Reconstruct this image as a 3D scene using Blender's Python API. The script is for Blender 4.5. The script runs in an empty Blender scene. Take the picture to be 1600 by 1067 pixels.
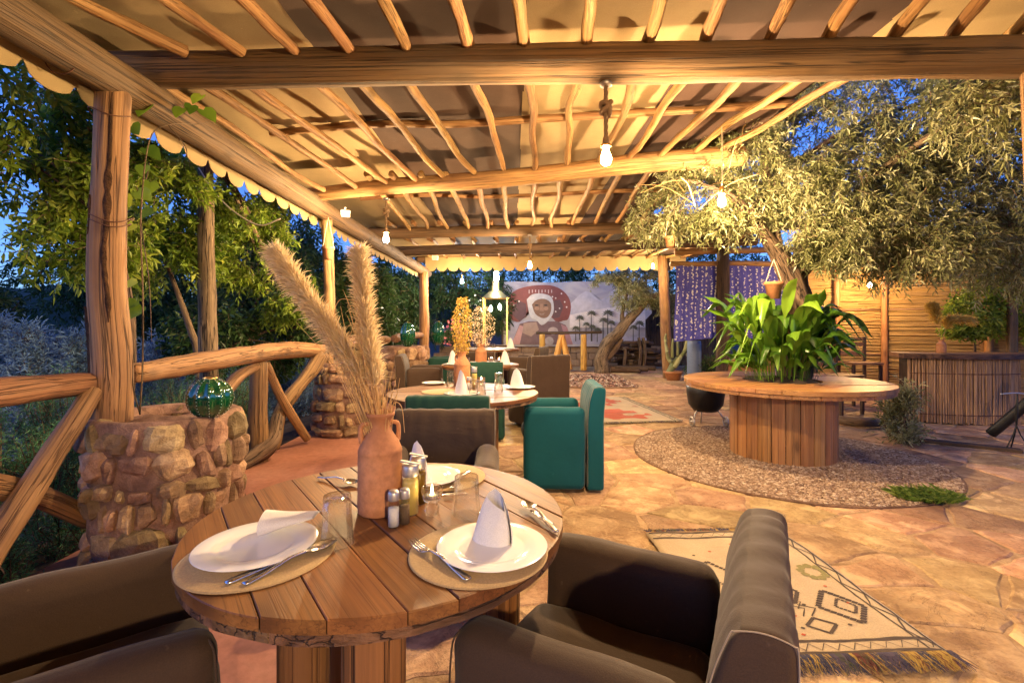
import bpy, bmesh, math, random
import numpy as np
from mathutils import Vector, Matrix, noise as mn
R = math.radians
PI = math.pi
rng = random.Random(7)
nrg = np.random.RandomState(11)
SC = bpy.context.scene
COL = SC.collection

# ------------------------------------------------------------------ camera, sky, exposure
cd = bpy.data.cameras.new('camera'); cam = bpy.data.objects.new('camera', cd); COL.objects.link(cam)
cd.sensor_width = 36; cd.lens = 16.65; cd.shift_y = -0.0147; cd.clip_start = 0.02; cd.clip_end = 2000
cam.location = (0, 0, 1.2); cam.rotation_euler = (R(90), 0, 0); SC.camera = cam
wd = bpy.data.worlds.new('World'); SC.world = wd; wd.use_nodes = True
wn = wd.node_tree; wn.nodes.clear()
wo = wn.nodes.new('ShaderNodeOutputWorld'); wb = wn.nodes.new('ShaderNodeBackground'); ws = wn.nodes.new('ShaderNodeTexSky')
ws.sky_type = 'NISHITA'; ws.sun_disc = False; ws.sun_elevation = R(7); ws.sun_rotation = R(250); ws.altitude = 900
wmx = wn.nodes.new('ShaderNodeMix'); wmx.data_type = 'RGBA'; wmx.blend_type = 'MULTIPLY'; wmx.inputs[0].default_value = 1
wmx.inputs[7].default_value = (0.20, 0.36, 0.95, 1)       # tungsten white balance of the photograph: the dusk sky turns deep blue
wn.links.new(ws.outputs[0], wmx.inputs[6]); wn.links.new(wmx.outputs[2], wb.inputs[0]); wn.links.new(wb.outputs[0], wo.inputs[0])
wb.inputs[1].default_value = 0.13
SC.view_settings.view_transform = 'Standard'; SC.view_settings.look = 'None'
SC.view_settings.exposure = 1.93; SC.view_settings.gamma = 1; SC.view_settings.use_curve_mapping = False
SC.render.engine = 'CYCLES'
cy = SC.cycles
cy.use_denoising = True; cy.max_bounces = 8; cy.diffuse_bounces = 4; cy.transparent_max_bounces = 24
cy.sample_clamp_indirect = 4; cy.caustics_reflective = False; cy.caustics_refractive = False
BULB = 1300.0          # radiance of the filament bulbs
LAMP_COL = (1.0, 0.68, 0.34)

# ------------------------------------------------------------------ helpers
F = 740.0
def W(px, py, Y, z=None):
    "a point seen at photograph pixel (px,py) that stands Y metres in front of the camera"
    return Vector(((px - 800) / F * Y, Y, 1.2 - (py - 510) / F * Y if z is None else z))
def G(px, py, z=0.0):
    "the point of the horizontal plane at height z seen at pixel (px,py)"
    Y = F * (1.2 - z) / (py - 510)
    return Vector(((px - 800) / F * Y, Y, z))

BASE = {}
def thing(name, label, cat, loc=(0, 0, 0), group=None, kind=None):
    o = bpy.data.objects.new(name, None); COL.objects.link(o); o.location = loc
    o.empty_display_size = 0.05
    o['label'] = label; o['category'] = cat
    if group: o['group'] = group
    if kind: o['kind'] = kind
    BASE[o.name] = Vector(loc)
    return o
def tag(o, label=None, cat=None, group=None, kind=None):
    if label: o['label'] = label
    if cat: o['category'] = cat
    if group: o['group'] = group
    if kind: o['kind'] = kind
    return o
def root_base(o):
    while o is not None:
        if o.name in BASE: return BASE[o.name]
        o = o.parent
    return Vector((0, 0, 0))
def mesh_np(name, V, FC, mat, parent=None, lc=None, rnd=None, smooth=True, loc=None):
    "V (n,3) array, FC (m,k) int array of one polygon size or list of lists"
    V = np.asarray(V, dtype=np.float64).reshape(-1, 3)
    off = np.array(root_base(parent)) if parent is not None else (np.array(loc) if loc is not None else np.zeros(3))
    me = bpy.data.meshes.new(name)
    if isinstance(FC, np.ndarray):
        m, k = FC.shape
        me.vertices.add(len(V)); me.vertices.foreach_set('co', (V - off).astype(np.float32).ravel())
        me.loops.add(m * k); me.loops.foreach_set('vertex_index', FC.astype(np.int32).ravel())
        me.polygons.add(m); me.polygons.foreach_set('loop_start', np.arange(0, m * k, k, dtype=np.int32))
        me.update(calc_edges=True)
    else:
        me.from_pydata((V - off).tolist(), [], FC); me.update()
    a = me.attributes.new('lc', 'FLOAT_VECTOR', 'POINT')
    a.data.foreach_set('vector', np.asarray(V if lc is None else lc, dtype=np.float32).ravel())
    if rnd is not None:
        b = me.attributes.new('rnd', 'FLOAT', 'POINT'); b.data.foreach_set('value', np.asarray(rnd, dtype=np.float32).ravel())
    me.polygons.foreach_set('use_smooth', np.full(len(me.polygons), smooth, dtype=bool))
    mats = mat if isinstance(mat, (list, tuple)) else [mat]
    for x in mats: me.materials.append(x)
    o = bpy.data.objects.new(name, me); COL.objects.link(o)
    if parent is not None: o.parent = parent
    elif loc is not None: o.location = loc; BASE[o.name] = Vector(loc)
    return o
def copy_tree(o, parent=None):
    c = o.copy(); COL.objects.link(c)
    if parent is not None: c.parent = parent
    for ch in list(o.children): copy_tree(ch, c)
    return c

def catmull(pts, n=6):
    pts = [Vector(p) for p in pts]
    if len(pts) == 2:
        return [pts[0].lerp(pts[1], i / n) for i in range(n + 1)]
    P = [pts[0] * 2 - pts[1]] + pts + [pts[-1] * 2 - pts[-2]]
    out = []
    for i in range(1, len(P) - 2):
        a, b, c, d = P[i - 1], P[i], P[i + 1], P[i + 2]
        for j in range(n):
            t = j / n
            out.append(0.5 * ((2 * b) + (c - a) * t + (2 * a - 5 * b + 4 * c - d) * t * t + (3 * b - a - 3 * c + d) * t ** 3))
    out.append(pts[-1]); return out

class MB:
    def __init__(s): s.v = []; s.f = []; s.lc = []; s.r = []
    def add(s, vs, fs, lc=None, r=0.0):
        o = len(s.v); s.v += [tuple(x) for x in vs]; s.f += [[i + o for i in q] for q in fs]
        s.lc += [tuple(x) for x in (vs if lc is None else lc)]
        s.r += (list(r) if hasattr(r, '__len__') else [r] * len(vs)); return s
    def build(s, name, mat, parent=None, smooth=True, loc=None):
        return mesh_np(name, s.v, s.f, mat, parent, s.lc, s.r, smooth, loc)
    def tube(s, pts, radii, sides=8, n=4, rough=0.0, seed=0.0, flat=1.0, cap=True, r=0.0, freq=6.0, taper_end=False):
        c = catmull(pts, n); m = len(c)
        rad = [radii] * m if not hasattr(radii, '__len__') else list(np.interp(np.linspace(0, 1, m), np.linspace(0, 1, len(radii)), radii))
        up = Vector((0, 0, 1)); d0 = (c[1] - c[0]).normalized()
        if abs(d0.z) > 0.9: up = Vector((0, 1, 0))
        nrm = (up - d0 * up.dot(d0)).normalized()
        vs, lc, fs = [], [], []; L = 0.0
        for i in range(m):
            d = ((c[min(i + 1, m - 1)] - c[max(i - 1, 0)])).normalized()
            nrm = (nrm - d * nrm.dot(d)).normalized(); bi = d.cross(nrm)
            if i: L += (c[i] - c[i - 1]).length
            for k in range(sides):
                a = 2 * PI * k / sides
                q = rad[i]
                if rough:
                    q *= 1 + rough * mn.noise(Vector((math.cos(a) * 1.3 + seed, math.sin(a) * 1.3 - seed, L * freq))) * 1.6
                e = nrm * math.cos(a) * flat + bi * math.sin(a)
                vs.append(c[i] + e * q); lc.append((math.cos(a) * q + seed * 3.1, math.sin(a) * q + seed * 1.7, L + seed * 5.3))
        for i in range(m - 1):
            for k in range(sides):
                k2 = (k + 1) % sides
                fs.append([i * sides + k, i * sides + k2, (i + 1) * sides + k2, (i + 1) * sides + k])
        if cap:
            # rounded ends: one small ring pulled in, then a fan
            for (e, sgn) in ((0, -1), (m - 1, 1)):
                d = (c[min(e + 1, m - 1)] - c[max(e - 1, 0)]).normalized() * sgn
                o = len(vs)
                for k in range(sides):
                    b = Vector(vs[e * sides + k]); vs.append(c[e] + (b - c[e]) * 0.82 + d * rad[e] * 0.16); lc.append(lc[e * sides + k])
                vs.append(c[e] + d * rad[e] * 0.2); lc.append((seed * 3.1, seed * 1.7, seed * 5.3 + L * (sgn > 0)))
                for k in range(sides):
                    k2 = (k + 1) % sides
                    A = [e * sides + k, e * sides + k2, o + k2, o + k]; B = [o + k, o + k2, o + sides]
                    if sgn < 0: A.reverse(); B.reverse()
                    fs += [A, B]
        return s.add(vs, fs, lc, r)
    def lathe(s, prof, segs=28, c=(0, 0, 0), rib=0.0, nrib=0, M=None, r=0.0, jit=0.0):
        vs, fs = [], []; c = Vector(c)
        for (q, z) in prof:
            for k in range(segs):
                a = 2 * PI * k / segs
                qq = q * (1 + rib * math.cos(nrib * a)) if nrib else q
                if jit: qq *= 1 + jit * mn.noise(Vector((math.cos(a) * 2, math.sin(a) * 2, z * 12)))
                p = Vector((qq * math.cos(a), qq * math.sin(a), z))
                vs.append(c + (M @ p if M else p))
        for i in range(len(prof) - 1):
            for k in range(segs):
                k2 = (k + 1) % segs
                fs.append([i * segs + k, i * segs + k2, (i + 1) * segs + k2, (i + 1) * segs + k])
        return s.add(vs, fs, None, r)
    def disc(s, c, q, segs=28, up=True):
        c = Vector(c); vs = [c + Vector((q * math.cos(2 * PI * k / segs), q * math.sin(2 * PI * k / segs), 0)) for k in range(segs)]
        f = list(range(segs)); 
        return s.add(vs, [f if up else f[::-1]])
    def rbox(s, size, rad, c=(0, 0, 0), M=None, n=4, noise=0.0, nf=6.0, seed=0.0, lcs=None, bulge=0.0):
        "a box with rounded edges, sampled as a grid so that it can carry soft dents"
        h = [x / 2 for x in size]; rad = min(rad, *[x * 0.98 for x in h]); c = Vector(c)
        ax = []
        for q in h:
            st = [-q, -q + rad * 0.3, -q + rad * 0.75]
            inner = np.linspace(-q + rad, q - rad, n + 1).tolist() if q - rad > 1e-6 else [0.0]
            ax.append(st + inner + [-x for x in reversed(st)])
        vid = {}; vs = []; fs = []; lc = []
        def vert(p):
            key = (round(p[0], 6), round(p[1], 6), round(p[2], 6))
            if key in vid: return vid[key]
            inn = Vector([max(-(h[i] - rad), min(h[i] - rad, p[i])) for i in range(3)])
            d = Vector(p) - inn
            if d.length > 1e-9: d = d.normalized() * rad
            q = inn + d
            if bulge:
                q = Vector([q[i] * (1 + bulge * (1 - (q[(i + 1) % 3] / h[(i + 1) % 3]) ** 2) * (1 - (q[(i + 2) % 3] / h[(i + 2) % 3]) ** 2)) for i in range(3)])
            if noise:
                nn = d.normalized() if d.length > 1e-9 else Vector((0, 0, 1))
                q = q + nn * noise * mn.noise(q * nf + Vector((seed, seed * 2, seed * 3)))
            w = c + (M @ q if M else q)
            vid[key] = len(vs); vs.append(w); lc.append(q + Vector((seed, seed, seed))); return vid[key]
        for axis in range(3):
            u, v = (axis + 1) % 3, (axis + 2) % 3
            for sg in (-1, 1):
                for i in range(len(ax[u]) - 1):
                    for j in range(len(ax[v]) - 1):
                        q = []
                        for (a, b) in ((i, j), (i + 1, j), (i + 1, j + 1), (i, j + 1)):
                            p = [0, 0, 0]; p[axis] = sg * h[axis]; p[u] = ax[u][a]; p[v] = ax[v][b]; q.append(vert(p))
                        if sg < 0: q.reverse()
                        if len(set(q)) > 2: fs.append(q)
        return s.add(vs, fs, lc)
    def box(s, size, c=(0, 0, 0), M=None, seed=0.0, bev=0.0, lcswap=None):
        "plain or chamfered box; lc runs along the longest side"
        h = [x / 2 for x in size]; c = Vector(c)
        la = max(range(3), key=lambda i: h[i]) if lcswap is None else lcswap
        if bev <= 0:
            P = [(x * h[0], y * h[1], z * h[2]) for z in (-1, 1) for y in (-1, 1) for x in (-1, 1)]
            fs = [[0, 2, 3, 1], [4, 5, 7, 6], [0, 1, 5, 4], [2, 6, 7, 3], [0, 4, 6, 2], [1, 3, 7, 5]]
        else:
            bm = bmesh.new(); bmesh.ops.create_cube(bm, size=1.0)
            for v in bm.verts: v.co = Vector((v.co.x * size[0], v.co.y * size[1], v.co.z * size[2]))
            bmesh.ops.bevel(bm, geom=bm.edges[:], offset=min(bev, min(h) * 0.9), segments=1, affect='EDGES', profile=0.5)
            bm.verts.index_update(); P = [tuple(v.co) for v in bm.verts]; fs = [[v.index for v in f.verts] for f in bm.faces]; bm.free()
        vs = [c + (M @ Vector(p) if M else Vector(p)) for p in P]
        lc = []
        for p in P:
            o = [p[i] for i in range(3) if i != la]; lc.append((o[0] + seed * 3.1, o[1] + seed * 1.7, p[la] + seed * 5.3))
        return s.add(vs, fs, lc)
    def poly(s, pts, z0, z1, lc=None):
        "extruded outline"
        n = len(pts); vs = [(p[0], p[1], z1) for p in pts] + [(p[0], p[1], z0) for p in pts]
        fs = [list(range(n))] + [[i, i + n, (i + 1) % n + n, (i + 1) % n] for i in range(n)] + [list(range(2 * n - 1, n - 1, -1))]
        return s.add(vs, fs, lc)

def Rz(a): return Matrix.Rotation(a, 3, 'Z')
def Rx(a): return Matrix.Rotation(a, 3, 'X')
def Ry(a): return Matrix.Rotation(a, 3, 'Y')

# ------------------------------------------------------------------ materials
def nd(nt, typ, ins=None, **pr):
    n = nt.nodes.new(typ)
    for k, v in pr.items(): setattr(n, k, v)
    for k, v in (ins or {}).items():
        sk = n.inputs[k]
        if hasattr(v, 'is_linked'): nt.links.new(v, sk)
        else:
            if hasattr(sk.default_value, '__len__') and hasattr(v, '__len__') and len(sk.default_value) == 4 and len(v) == 3: v = (*v, 1)
            sk.default_value = v
    return n
def new_mat(name):
    m = bpy.data.materials.new(name); m.use_nodes = True; nt = m.node_tree
    return m, nt, nt.nodes['Principled BSDF'], nt.nodes['Material Output']
def ramp(nt, fac, stops, interp='LINEAR'):
    n = nt.nodes.new('ShaderNodeValToRGB'); nt.links.new(fac, n.inputs[0]); e = n.color_ramp.elements; n.color_ramp.interpolation = interp
    while len(e) < len(stops): e.new(0.5)
    for x, (p, c) in zip(e, stops): x.position = p; x.color = (*c, 1) if len(c) == 3 else c
    return n.outputs[0]
def coords(nt, attr='lc', scale=(1, 1, 1), loc=(0, 0, 0)):
    a = nd(nt, 'ShaderNodeAttribute', attribute_name=attr)
    return nd(nt, 'ShaderNodeMapping', {'Vector': a.outputs['Vector'], 'Scale': scale, 'Location': loc}).outputs[0]
def mixc(nt, fac, a, b, mode='MIX'):
    n = nt.nodes.new('ShaderNodeMix'); n.data_type = 'RGBA'; n.blend_type = mode
    for i, v in ((0, fac), (6, a), (7, b)):
        if hasattr(v, 'is_linked'): nt.links.new(v, n.inputs[i])
        else: n.inputs[i].default_value = ((*v, 1) if hasattr(v, '__len__') and len(v) == 3 else v)
    return n.outputs[2]
def noise_t(nt, vec, scale, detail=5, rough=0.55, dist=0.0):
    return nd(nt, 'ShaderNodeTexNoise', {'Vector': vec, 'Scale': scale, 'Detail': detail, 'Roughness': rough, 'Distortion': dist}).outputs[0]
def obj_var(nt, col, amt=0.25, hue=0.02):
    oi = nd(nt, 'ShaderNodeObjectInfo')
    v = nd(nt, 'ShaderNodeMapRange', {'Value': oi.outputs['Random'], 'To Min': 1 - amt, 'To Max': 1 + amt}).outputs[0]
    mul = nd(nt, 'ShaderNodeMath', {0: oi.outputs['Random'], 1: 7.31}, operation='MULTIPLY').outputs[0]
    fr = nd(nt, 'ShaderNodeMath', {0: mul}, operation='FRACT').outputs[0]
    hh = nd(nt, 'ShaderNodeMapRange', {'Value': fr, 'To Min': 0.5 - hue, 'To Max': 0.5 + hue}).outputs[0]
    return nd(nt, 'ShaderNodeHueSaturation', {'Hue': hh, 'Saturation': 1.0, 'Value': v, 'Color': col}).outputs[0]
def bump(nt, h, strength=0.4, dist=0.01, base=None):
    ins = {'Height': h, 'Strength': strength, 'Distance': dist}
    if base is not None: ins['Normal'] = base
    return nd(nt, 'ShaderNodeBump', ins).outputs[0]

def wood(name, dark, mid, light, sx=16.0, sz=1.6, rough=0.6, crack=0.5, bmp=0.5, var=0.2, stain=None, spec=0.4, knots=True):
    m, nt, b, out = new_mat(name)
    v = coords(nt, scale=(sx, sx, sz)); n1 = noise_t(nt, v, 1.0, 7, 0.62, 0.6)
    c = ramp(nt, n1, [(0.28, dark), (0.5, mid), (0.74, light)])
    v2 = coords(nt, scale=(sx * 5, sx * 5, sz * 1.2)); n2 = noise_t(nt, v2, 1.0, 4, 0.6, 0.3)
    fine = ramp(nt, n2, [(0.3, (0.62,) * 3), (0.6, (1.05,) * 3)])
    c = mixc(nt, 0.7, c, fine, 'MULTIPLY')
    v3 = coords(nt, scale=(sx * 1.6, sx * 1.6, sz * 0.35), loc=(3, 1, 2)); n3 = noise_t(nt, v3, 1.0, 3, 0.5, 0.2)
    cr = ramp(nt, n3, [(0.475, (0, 0, 0)), (0.495, (1, 1, 1)), (0.505, (1, 1, 1)), (0.525, (0, 0, 0))])
    c = mixc(nt, nd(nt, 'ShaderNodeMath', {0: cr, 1: crack}, operation='MULTIPLY').outputs[0], c, tuple(x * 0.12 for x in dark))
    if knots:
        v4 = coords(nt, scale=(7, 7, 3.2)); k = nd(nt, 'ShaderNodeTexVoronoi', {'Vector': v4, 'Scale': 1.0, 'Randomness': 1.0}).outputs['Distance']
        kf = ramp(nt, k, [(0.10, (1,) * 3), (0.2, (0.35,) * 3), (0.3, (0, 0, 0))])
        c = mixc(nt, nd(nt, 'ShaderNodeMath', {0: kf, 1: 0.7}, operation='MULTIPLY').outputs[0], c, tuple(x * 0.35 for x in dark))
    if stain:
        v5 = coords(nt, scale=(2.5, 2.5, 1.1), loc=(9, 4, 1)); n5 = noise_t(nt, v5, 1.6, 4, 0.6)
        sf = ramp(nt, n5, [(0.42, (0, 0, 0)), (0.66, (1, 1, 1))])
        c = mixc(nt, nd(nt, 'ShaderNodeMath', {0: sf, 1: 0.65}, operation='MULTIPLY').outputs[0], c, stain)
    c = obj_var(nt, c, var, 0.008)
    nt.links.new(c, b.inputs['Base Color'])
    rr = nd(nt, 'ShaderNodeMapRange', {'Value': n1, 'To Min': rough - 0.12, 'To Max': rough + 0.15}).outputs[0]
    nt.links.new(rr, b.inputs['Roughness']); b.inputs['Specular IOR Level'].default_value = spec
    h = nd(nt, 'ShaderNodeMath', {0: n2, 1: cr}, operation='SUBTRACT').outputs[0]
    nt.links.new(bump(nt, n1, bmp * 0.5, 0.02, bump(nt, h, bmp, 0.006)), b.inputs['Normal'])
    return m
def fabric(name, col, col2=None, rough=0.85, weave=420.0, fold=0.3, spec=0.25, sheen=0.15, var=0.06):
    m, nt, b, out = new_mat(name)
    v = coords(nt); n = noise_t(nt, v, 3.5, 5, 0.6); f = noise_t(nt, v, weave, 2, 0.5)
    c = mixc(nt, n, tuple(x * 0.78 for x in col), col2 or tuple(min(1, x * 1.25) for x in col))
    c = mixc(nt, 0.35, c, ramp(nt, f, [(0.3, (0.5,) * 3), (0.7, (1.2,) * 3)]), 'MULTIPLY')
    v2 = coords(nt, loc=(4, 4, 4)); d = noise_t(nt, v2, 40.0, 2, 0.5)
    c = mixc(nt, ramp(nt, d, [(0.72, (0, 0, 0)), (0.8, (0.35,) * 3)]), c, tuple(min(1, x * 2.2 + 0.03) for x in col))
    nt.links.new(obj_var(nt, c, var, 0.004), b.inputs['Base Color']); b.inputs['Roughness'].default_value = rough
    b.inputs['Specular IOR Level'].default_value = spec; b.inputs['Sheen Weight'].default_value = sheen; b.inputs['Sheen Roughness'].default_value = 0.4
    wv = noise_t(nt, coords(nt, scale=(1, 1, 1.7), loc=(2, 7, 1)), 7.0, 3, 0.5, 0.4)
    nt.links.new(bump(nt, wv, fold, 0.02, bump(nt, f, 0.25, 0.002)), b.inputs['Normal'])
    return m
def plain(name, col, rough=0.5, metal=0.0, spec=0.5, nscale=30.0, namt=0.15, bmp=0.1, coat=0.0, var=0.0, fac=None):
    m, nt, b, out = new_mat(name)
    n = noise_t(nt, coords(nt), nscale, 5, 0.6)
    c = mixc(nt, n, tuple(x * (1 - namt) for x in col), tuple(min(1, x * (1 + namt)) for x in col))
    if var: c = obj_var(nt, c, var, 0.01)
    nt.links.new(c, b.inputs['Base Color']); b.inputs['Roughness'].default_value = rough; b.inputs['Metallic'].default_value = metal
    b.inputs['Specular IOR Level'].default_value = spec; b.inputs['Coat Weight'].default_value = coat
    if bmp: nt.links.new(bump(nt, n, bmp, 0.004), b.inputs['Normal'])
    return m
def rocky(name, c1, c2, c3, scale=9.0, rough=0.85, bmp=0.8, var=0.3, hue=0.025, dist=0.02, world=False, cracks=0.0):
    m, nt, b, out = new_mat(name)
    v = coords(nt); n1 = noise_t(nt, v, scale, 8, 0.65, 0.4); n2 = noise_t(nt, v, scale * 9, 4, 0.6); n3 = noise_t(nt, v, scale * 0.35, 3, 0.5)
    c = ramp(nt, n1, [(0.3, c1), (0.5, c2), (0.72, c3)])
    c = mixc(nt, 0.5, c, ramp(nt, n2, [(0.3, (0.55,) * 3), (0.65, (1.15,) * 3)]), 'MULTIPLY')
    c = mixc(nt, ramp(nt, n3, [(0.45, (0, 0, 0)), (0.65, (0.6,) * 3)]), c, tuple(x * 0.6 for x in c1))
    if cracks:
        n4 = noise_t(nt, coords(nt, loc=(7, 3, 0)), 1.3, 9, 0.72, 1.2); ck = ramp(nt, n4, [(.492, (0,) * 3), (.5, (1,) * 3), (.508, (0,) * 3)])
        c = mixc(nt, nd(nt, 'ShaderNodeMath', {0: ck, 1: cracks}, operation='MULTIPLY').outputs[0], c, tuple(x * .35 for x in c1))
        n5 = noise_t(nt, coords(nt, loc=(1, 8, 0)), 5.0, 6, 0.7, .5); c = mixc(nt, ramp(nt, n5, [(.5, (0,) * 3), (.64, (.75,) * 3)]), c, tuple(min(1, x * 1.22) for x in c3))
    nt.links.new(obj_var(nt, c, var, hue), b.inputs['Base Color']); b.inputs['Roughness'].default_value = rough; b.inputs['Specular IOR Level'].default_value = 0.3
    nt.links.new(bump(nt, n1, bmp, dist, bump(nt, n2, bmp * 0.5, dist * 0.2)), b.inputs['Normal'])
    return m
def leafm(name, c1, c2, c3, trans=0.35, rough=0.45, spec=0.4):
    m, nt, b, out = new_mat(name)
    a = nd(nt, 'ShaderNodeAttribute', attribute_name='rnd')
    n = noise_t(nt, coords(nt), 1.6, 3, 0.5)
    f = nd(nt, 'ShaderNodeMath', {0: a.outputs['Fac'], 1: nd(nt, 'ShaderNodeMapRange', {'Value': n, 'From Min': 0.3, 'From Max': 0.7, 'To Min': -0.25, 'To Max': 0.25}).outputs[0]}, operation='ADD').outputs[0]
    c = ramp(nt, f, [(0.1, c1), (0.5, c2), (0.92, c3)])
    nt.links.new(c, b.inputs['Base Color']); b.inputs['Roughness'].default_value = rough; b.inputs['Specular IOR Level'].default_value = spec
    t = nd(nt, 'ShaderNodeBsdfTranslucent', {'Color': c}); mx = nd(nt, 'ShaderNodeMixShader', {0: trans})
    nt.links.new(b.outputs[0], mx.inputs[1]); nt.links.new(t.outputs[0], mx.inputs[2]); nt.links.new(mx.outputs[0], out.inputs[0])
    return m
def glassm(name, tint=(1, 1, 1), refl=(1, 1, 1), rough=0.02, ior=1.45, extra=0.06):
    m, nt, b, out = new_mat(name)
    t = nd(nt, 'ShaderNodeBsdfTransparent', {'Color': tint}); g = nd(nt, 'ShaderNodeBsdfGlossy', {'Color': refl, 'Roughness': rough})
    fr = nd(nt, 'ShaderNodeFresnel', {'IOR': ior}).outputs[0]
    f = nd(nt, 'ShaderNodeMath', {0: fr, 1: extra}, operation='ADD').outputs[0]
    mx = nd(nt, 'ShaderNodeMixShader', {0: f}); nt.links.new(t.outputs[0], mx.inputs[1]); nt.links.new(g.outputs[0], mx.inputs[2]); nt.links.new(mx.outputs[0], out.inputs[0])
    return m
def emit(name, col, strength):
    m, nt, b, out = new_mat(name)
    e = nd(nt, 'ShaderNodeEmission', {'Color': col, 'Strength': strength}); nt.links.new(e.outputs[0], out.inputs[0]); return m

M = {}
M['beam'] = wood('weathered_log_wood', (0.10, 0.05, 0.022), (0.18, 0.096, 0.042), (0.26, 0.148, 0.068), 26, 0.9, 0.72, 0.9, 0.8, 0.14, stain=(0.16, 0.105, 0.065))
M['rafter'] = wood('peeled_pole_wood', (0.22, 0.105, 0.035), (0.38, 0.21, 0.075), (0.47, 0.29, 0.12), 32, 2.2, 0.62, 0.7, 0.7, 0.22, stain=(0.22, 0.10, 0.045))
M['post'] = wood('natural_trunk_wood', (0.24, 0.125, 0.05), (0.36, 0.205, 0.085), (0.46, 0.285, 0.13), 20, 1.3, 0.7, 0.8, 0.9, 0.12, stain=(0.17, 0.09, 0.045))
M['rail'] = wood('railing_wood', (0.19, 0.085, 0.035), (0.30, 0.145, 0.06), (0.40, 0.22, 0.10), 22, 1.4, 0.68, 0.8, 0.9, 0.15, stain=(0.2, 0.1, 0.05))
M['table'] = wood('table_board_wood', (0.15, 0.058, 0.016), (0.225, 0.094, 0.026), (0.30, 0.135, 0.038), 34, 1.8, 0.46, 0.45, 0.07, 0.26, stain=(0.12, 0.048, 0.02), spec=0.35)
M['table_edge'] = wood('table_rim_wood', (0.05, 0.025, 0.012), (0.15, 0.075, 0.035), (0.27, 0.15, 0.075), 20, 2.0, 0.6, 0.7, 0.9, 0.15)
M['tleg'] = wood('table_log_wood', (0.18, 0.075, 0.025), (0.29, 0.13, 0.045), (0.38, 0.19, 0.075), 18, 0.9, 0.55, 0.9, 0.5, 0.15, stain=(0.16, 0.065, 0.028))
M['spool'] = wood('spool_wood', (0.25, 0.115, 0.038), (0.38, 0.185, 0.065), (0.48, 0.26, 0.10), 20, 1.0, 0.42, 0.5, 0.35, 0.18, stain=(0.3, 0.13, 0.045), spec=0.5)
M['darkwood'] = wood('dark_wood', (0.03, 0.018, 0.011), (0.085, 0.05, 0.03), (0.15, 0.095, 0.06), 14, 1.2, 0.75, 0.7, 0.8, 0.25)
M['bark'] = wood('tree_bark', (0.045, 0.03, 0.02), (0.16, 0.105, 0.065), (0.27, 0.19, 0.12), 14, 3.2, 0.85, 0.9, 1.0, 0.12, knots=False)
M['trestle'] = wood('yellow_pole_wood', (0.3, 0.14, 0.03), (0.55, 0.3, 0.07), (0.65, 0.4, 0.12), 12, 1.2, 0.6, 0.5, 0.5, 0.1)
M['cream'] = fabric('cream_canvas', (0.37, 0.265, 0.13), rough=0.9, weave=300, fold=0.12, sheen=0.05)
M['brown'] = fabric('brown_canvas', (0.066, 0.036, 0.025), rough=0.9, weave=300, fold=0.12, sheen=0.05)
M['chair_brown'] = fabric('brown_chair_cloth', (0.056, 0.034, 0.022), rough=0.8, weave=420, fold=0.28)
M['chair_green'] = fabric('green_chair_cloth', (0.010, 0.050, 0.036), rough=0.78, weave=420, fold=0.14)
M['chair_teal'] = fabric('teal_chair_cloth', (0.002, 0.075, 0.098), rough=0.78, weave=420, fold=0.14)
M['stitch'] = plain('seam_thread', (0.34, 0.27, 0.2), 0.8)
M['terracotta'] = rocky('terracotta', (0.46, 0.195, 0.085), (0.52, 0.23, 0.105), (0.57, 0.275, 0.14), 7, 0.8, 0.12, 0.06, 0.004, dist=0.006)
M['ceramic'] = plain('white_ceramic', (0.80, 0.79, 0.77), 0.12, spec=0.5, nscale=3, namt=0.02, bmp=0)
M['napkin'] = fabric('white_napkin_cloth', (0.74, 0.71, 0.69), rough=0.9, weave=700, fold=0.25, sheen=0.0)
M['mat'] = fabric('woven_placemat', (0.42, 0.28, 0.13), (0.58, 0.41, 0.20), 0.85, 300, 0.1)
M['steel'] = plain('polished_steel', (0.72, 0.70, 0.67), 0.24, 1.0, bmp=0, namt=0.05)
M['dull_metal'] = plain('dull_metal', (0.55, 0.52, 0.49), 0.45, 0.85, bmp=0.05)
M['brass'] = plain('brass', (0.75, 0.5, 0.18), 0.3, 1.0, bmp=0)
M['black_metal'] = plain('black_metal', (0.02, 0.02, 0.022), 0.45, 0.6, bmp=0.1)
m_, nt, b_, o_ = new_mat('clear_glass')
t_ = nd(nt, 'ShaderNodeBsdfTransparent', {'Color': (.99, .99, .98)}); g_ = nd(nt, 'ShaderNodeBsdfGlass', {'Color': (1, 1, 1), 'Roughness': 0.0, 'IOR': 1.33})
x_ = nd(nt, 'ShaderNodeMixShader', {0: nd(nt, 'ShaderNodeMapRange', {'Value': nd(nt, 'ShaderNodeMath', {0: nd(nt, 'ShaderNodeLayerWeight', {'Blend': 0.5}).outputs['Facing'], 1: 2.5}, operation='POWER').outputs[0], 'To Min': 0.22, 'To Max': 0.95}).outputs[0]}); nt.links.new(t_.outputs[0], x_.inputs[1]); nt.links.new(g_.outputs[0], x_.inputs[2]); nt.links.new(x_.outputs[0], o_.inputs[0])
M['glass'] = m_
M['green_glass'] = glassm('green_glass', (0.02, 0.30, 0.11), (0.5, 1.0, 0.6), 0.06, 1.5, 0.10)
M['oil'] = plain('pale_vinegar', (0.72, 0.55, 0.16), 0.1, bmp=0, namt=0.05)
M['darkoil'] = plain('dark_oil', (0.16, 0.09, 0.015), 0.1, bmp=0, namt=0.05)
M['salt'] = plain('salt', (0.8, 0.78, 0.75), 0.9, nscale=200)
M['pepper'] = plain('ground_pepper', (0.14, 0.09, 0.05), 0.9, nscale=300, namt=0.6)
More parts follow.
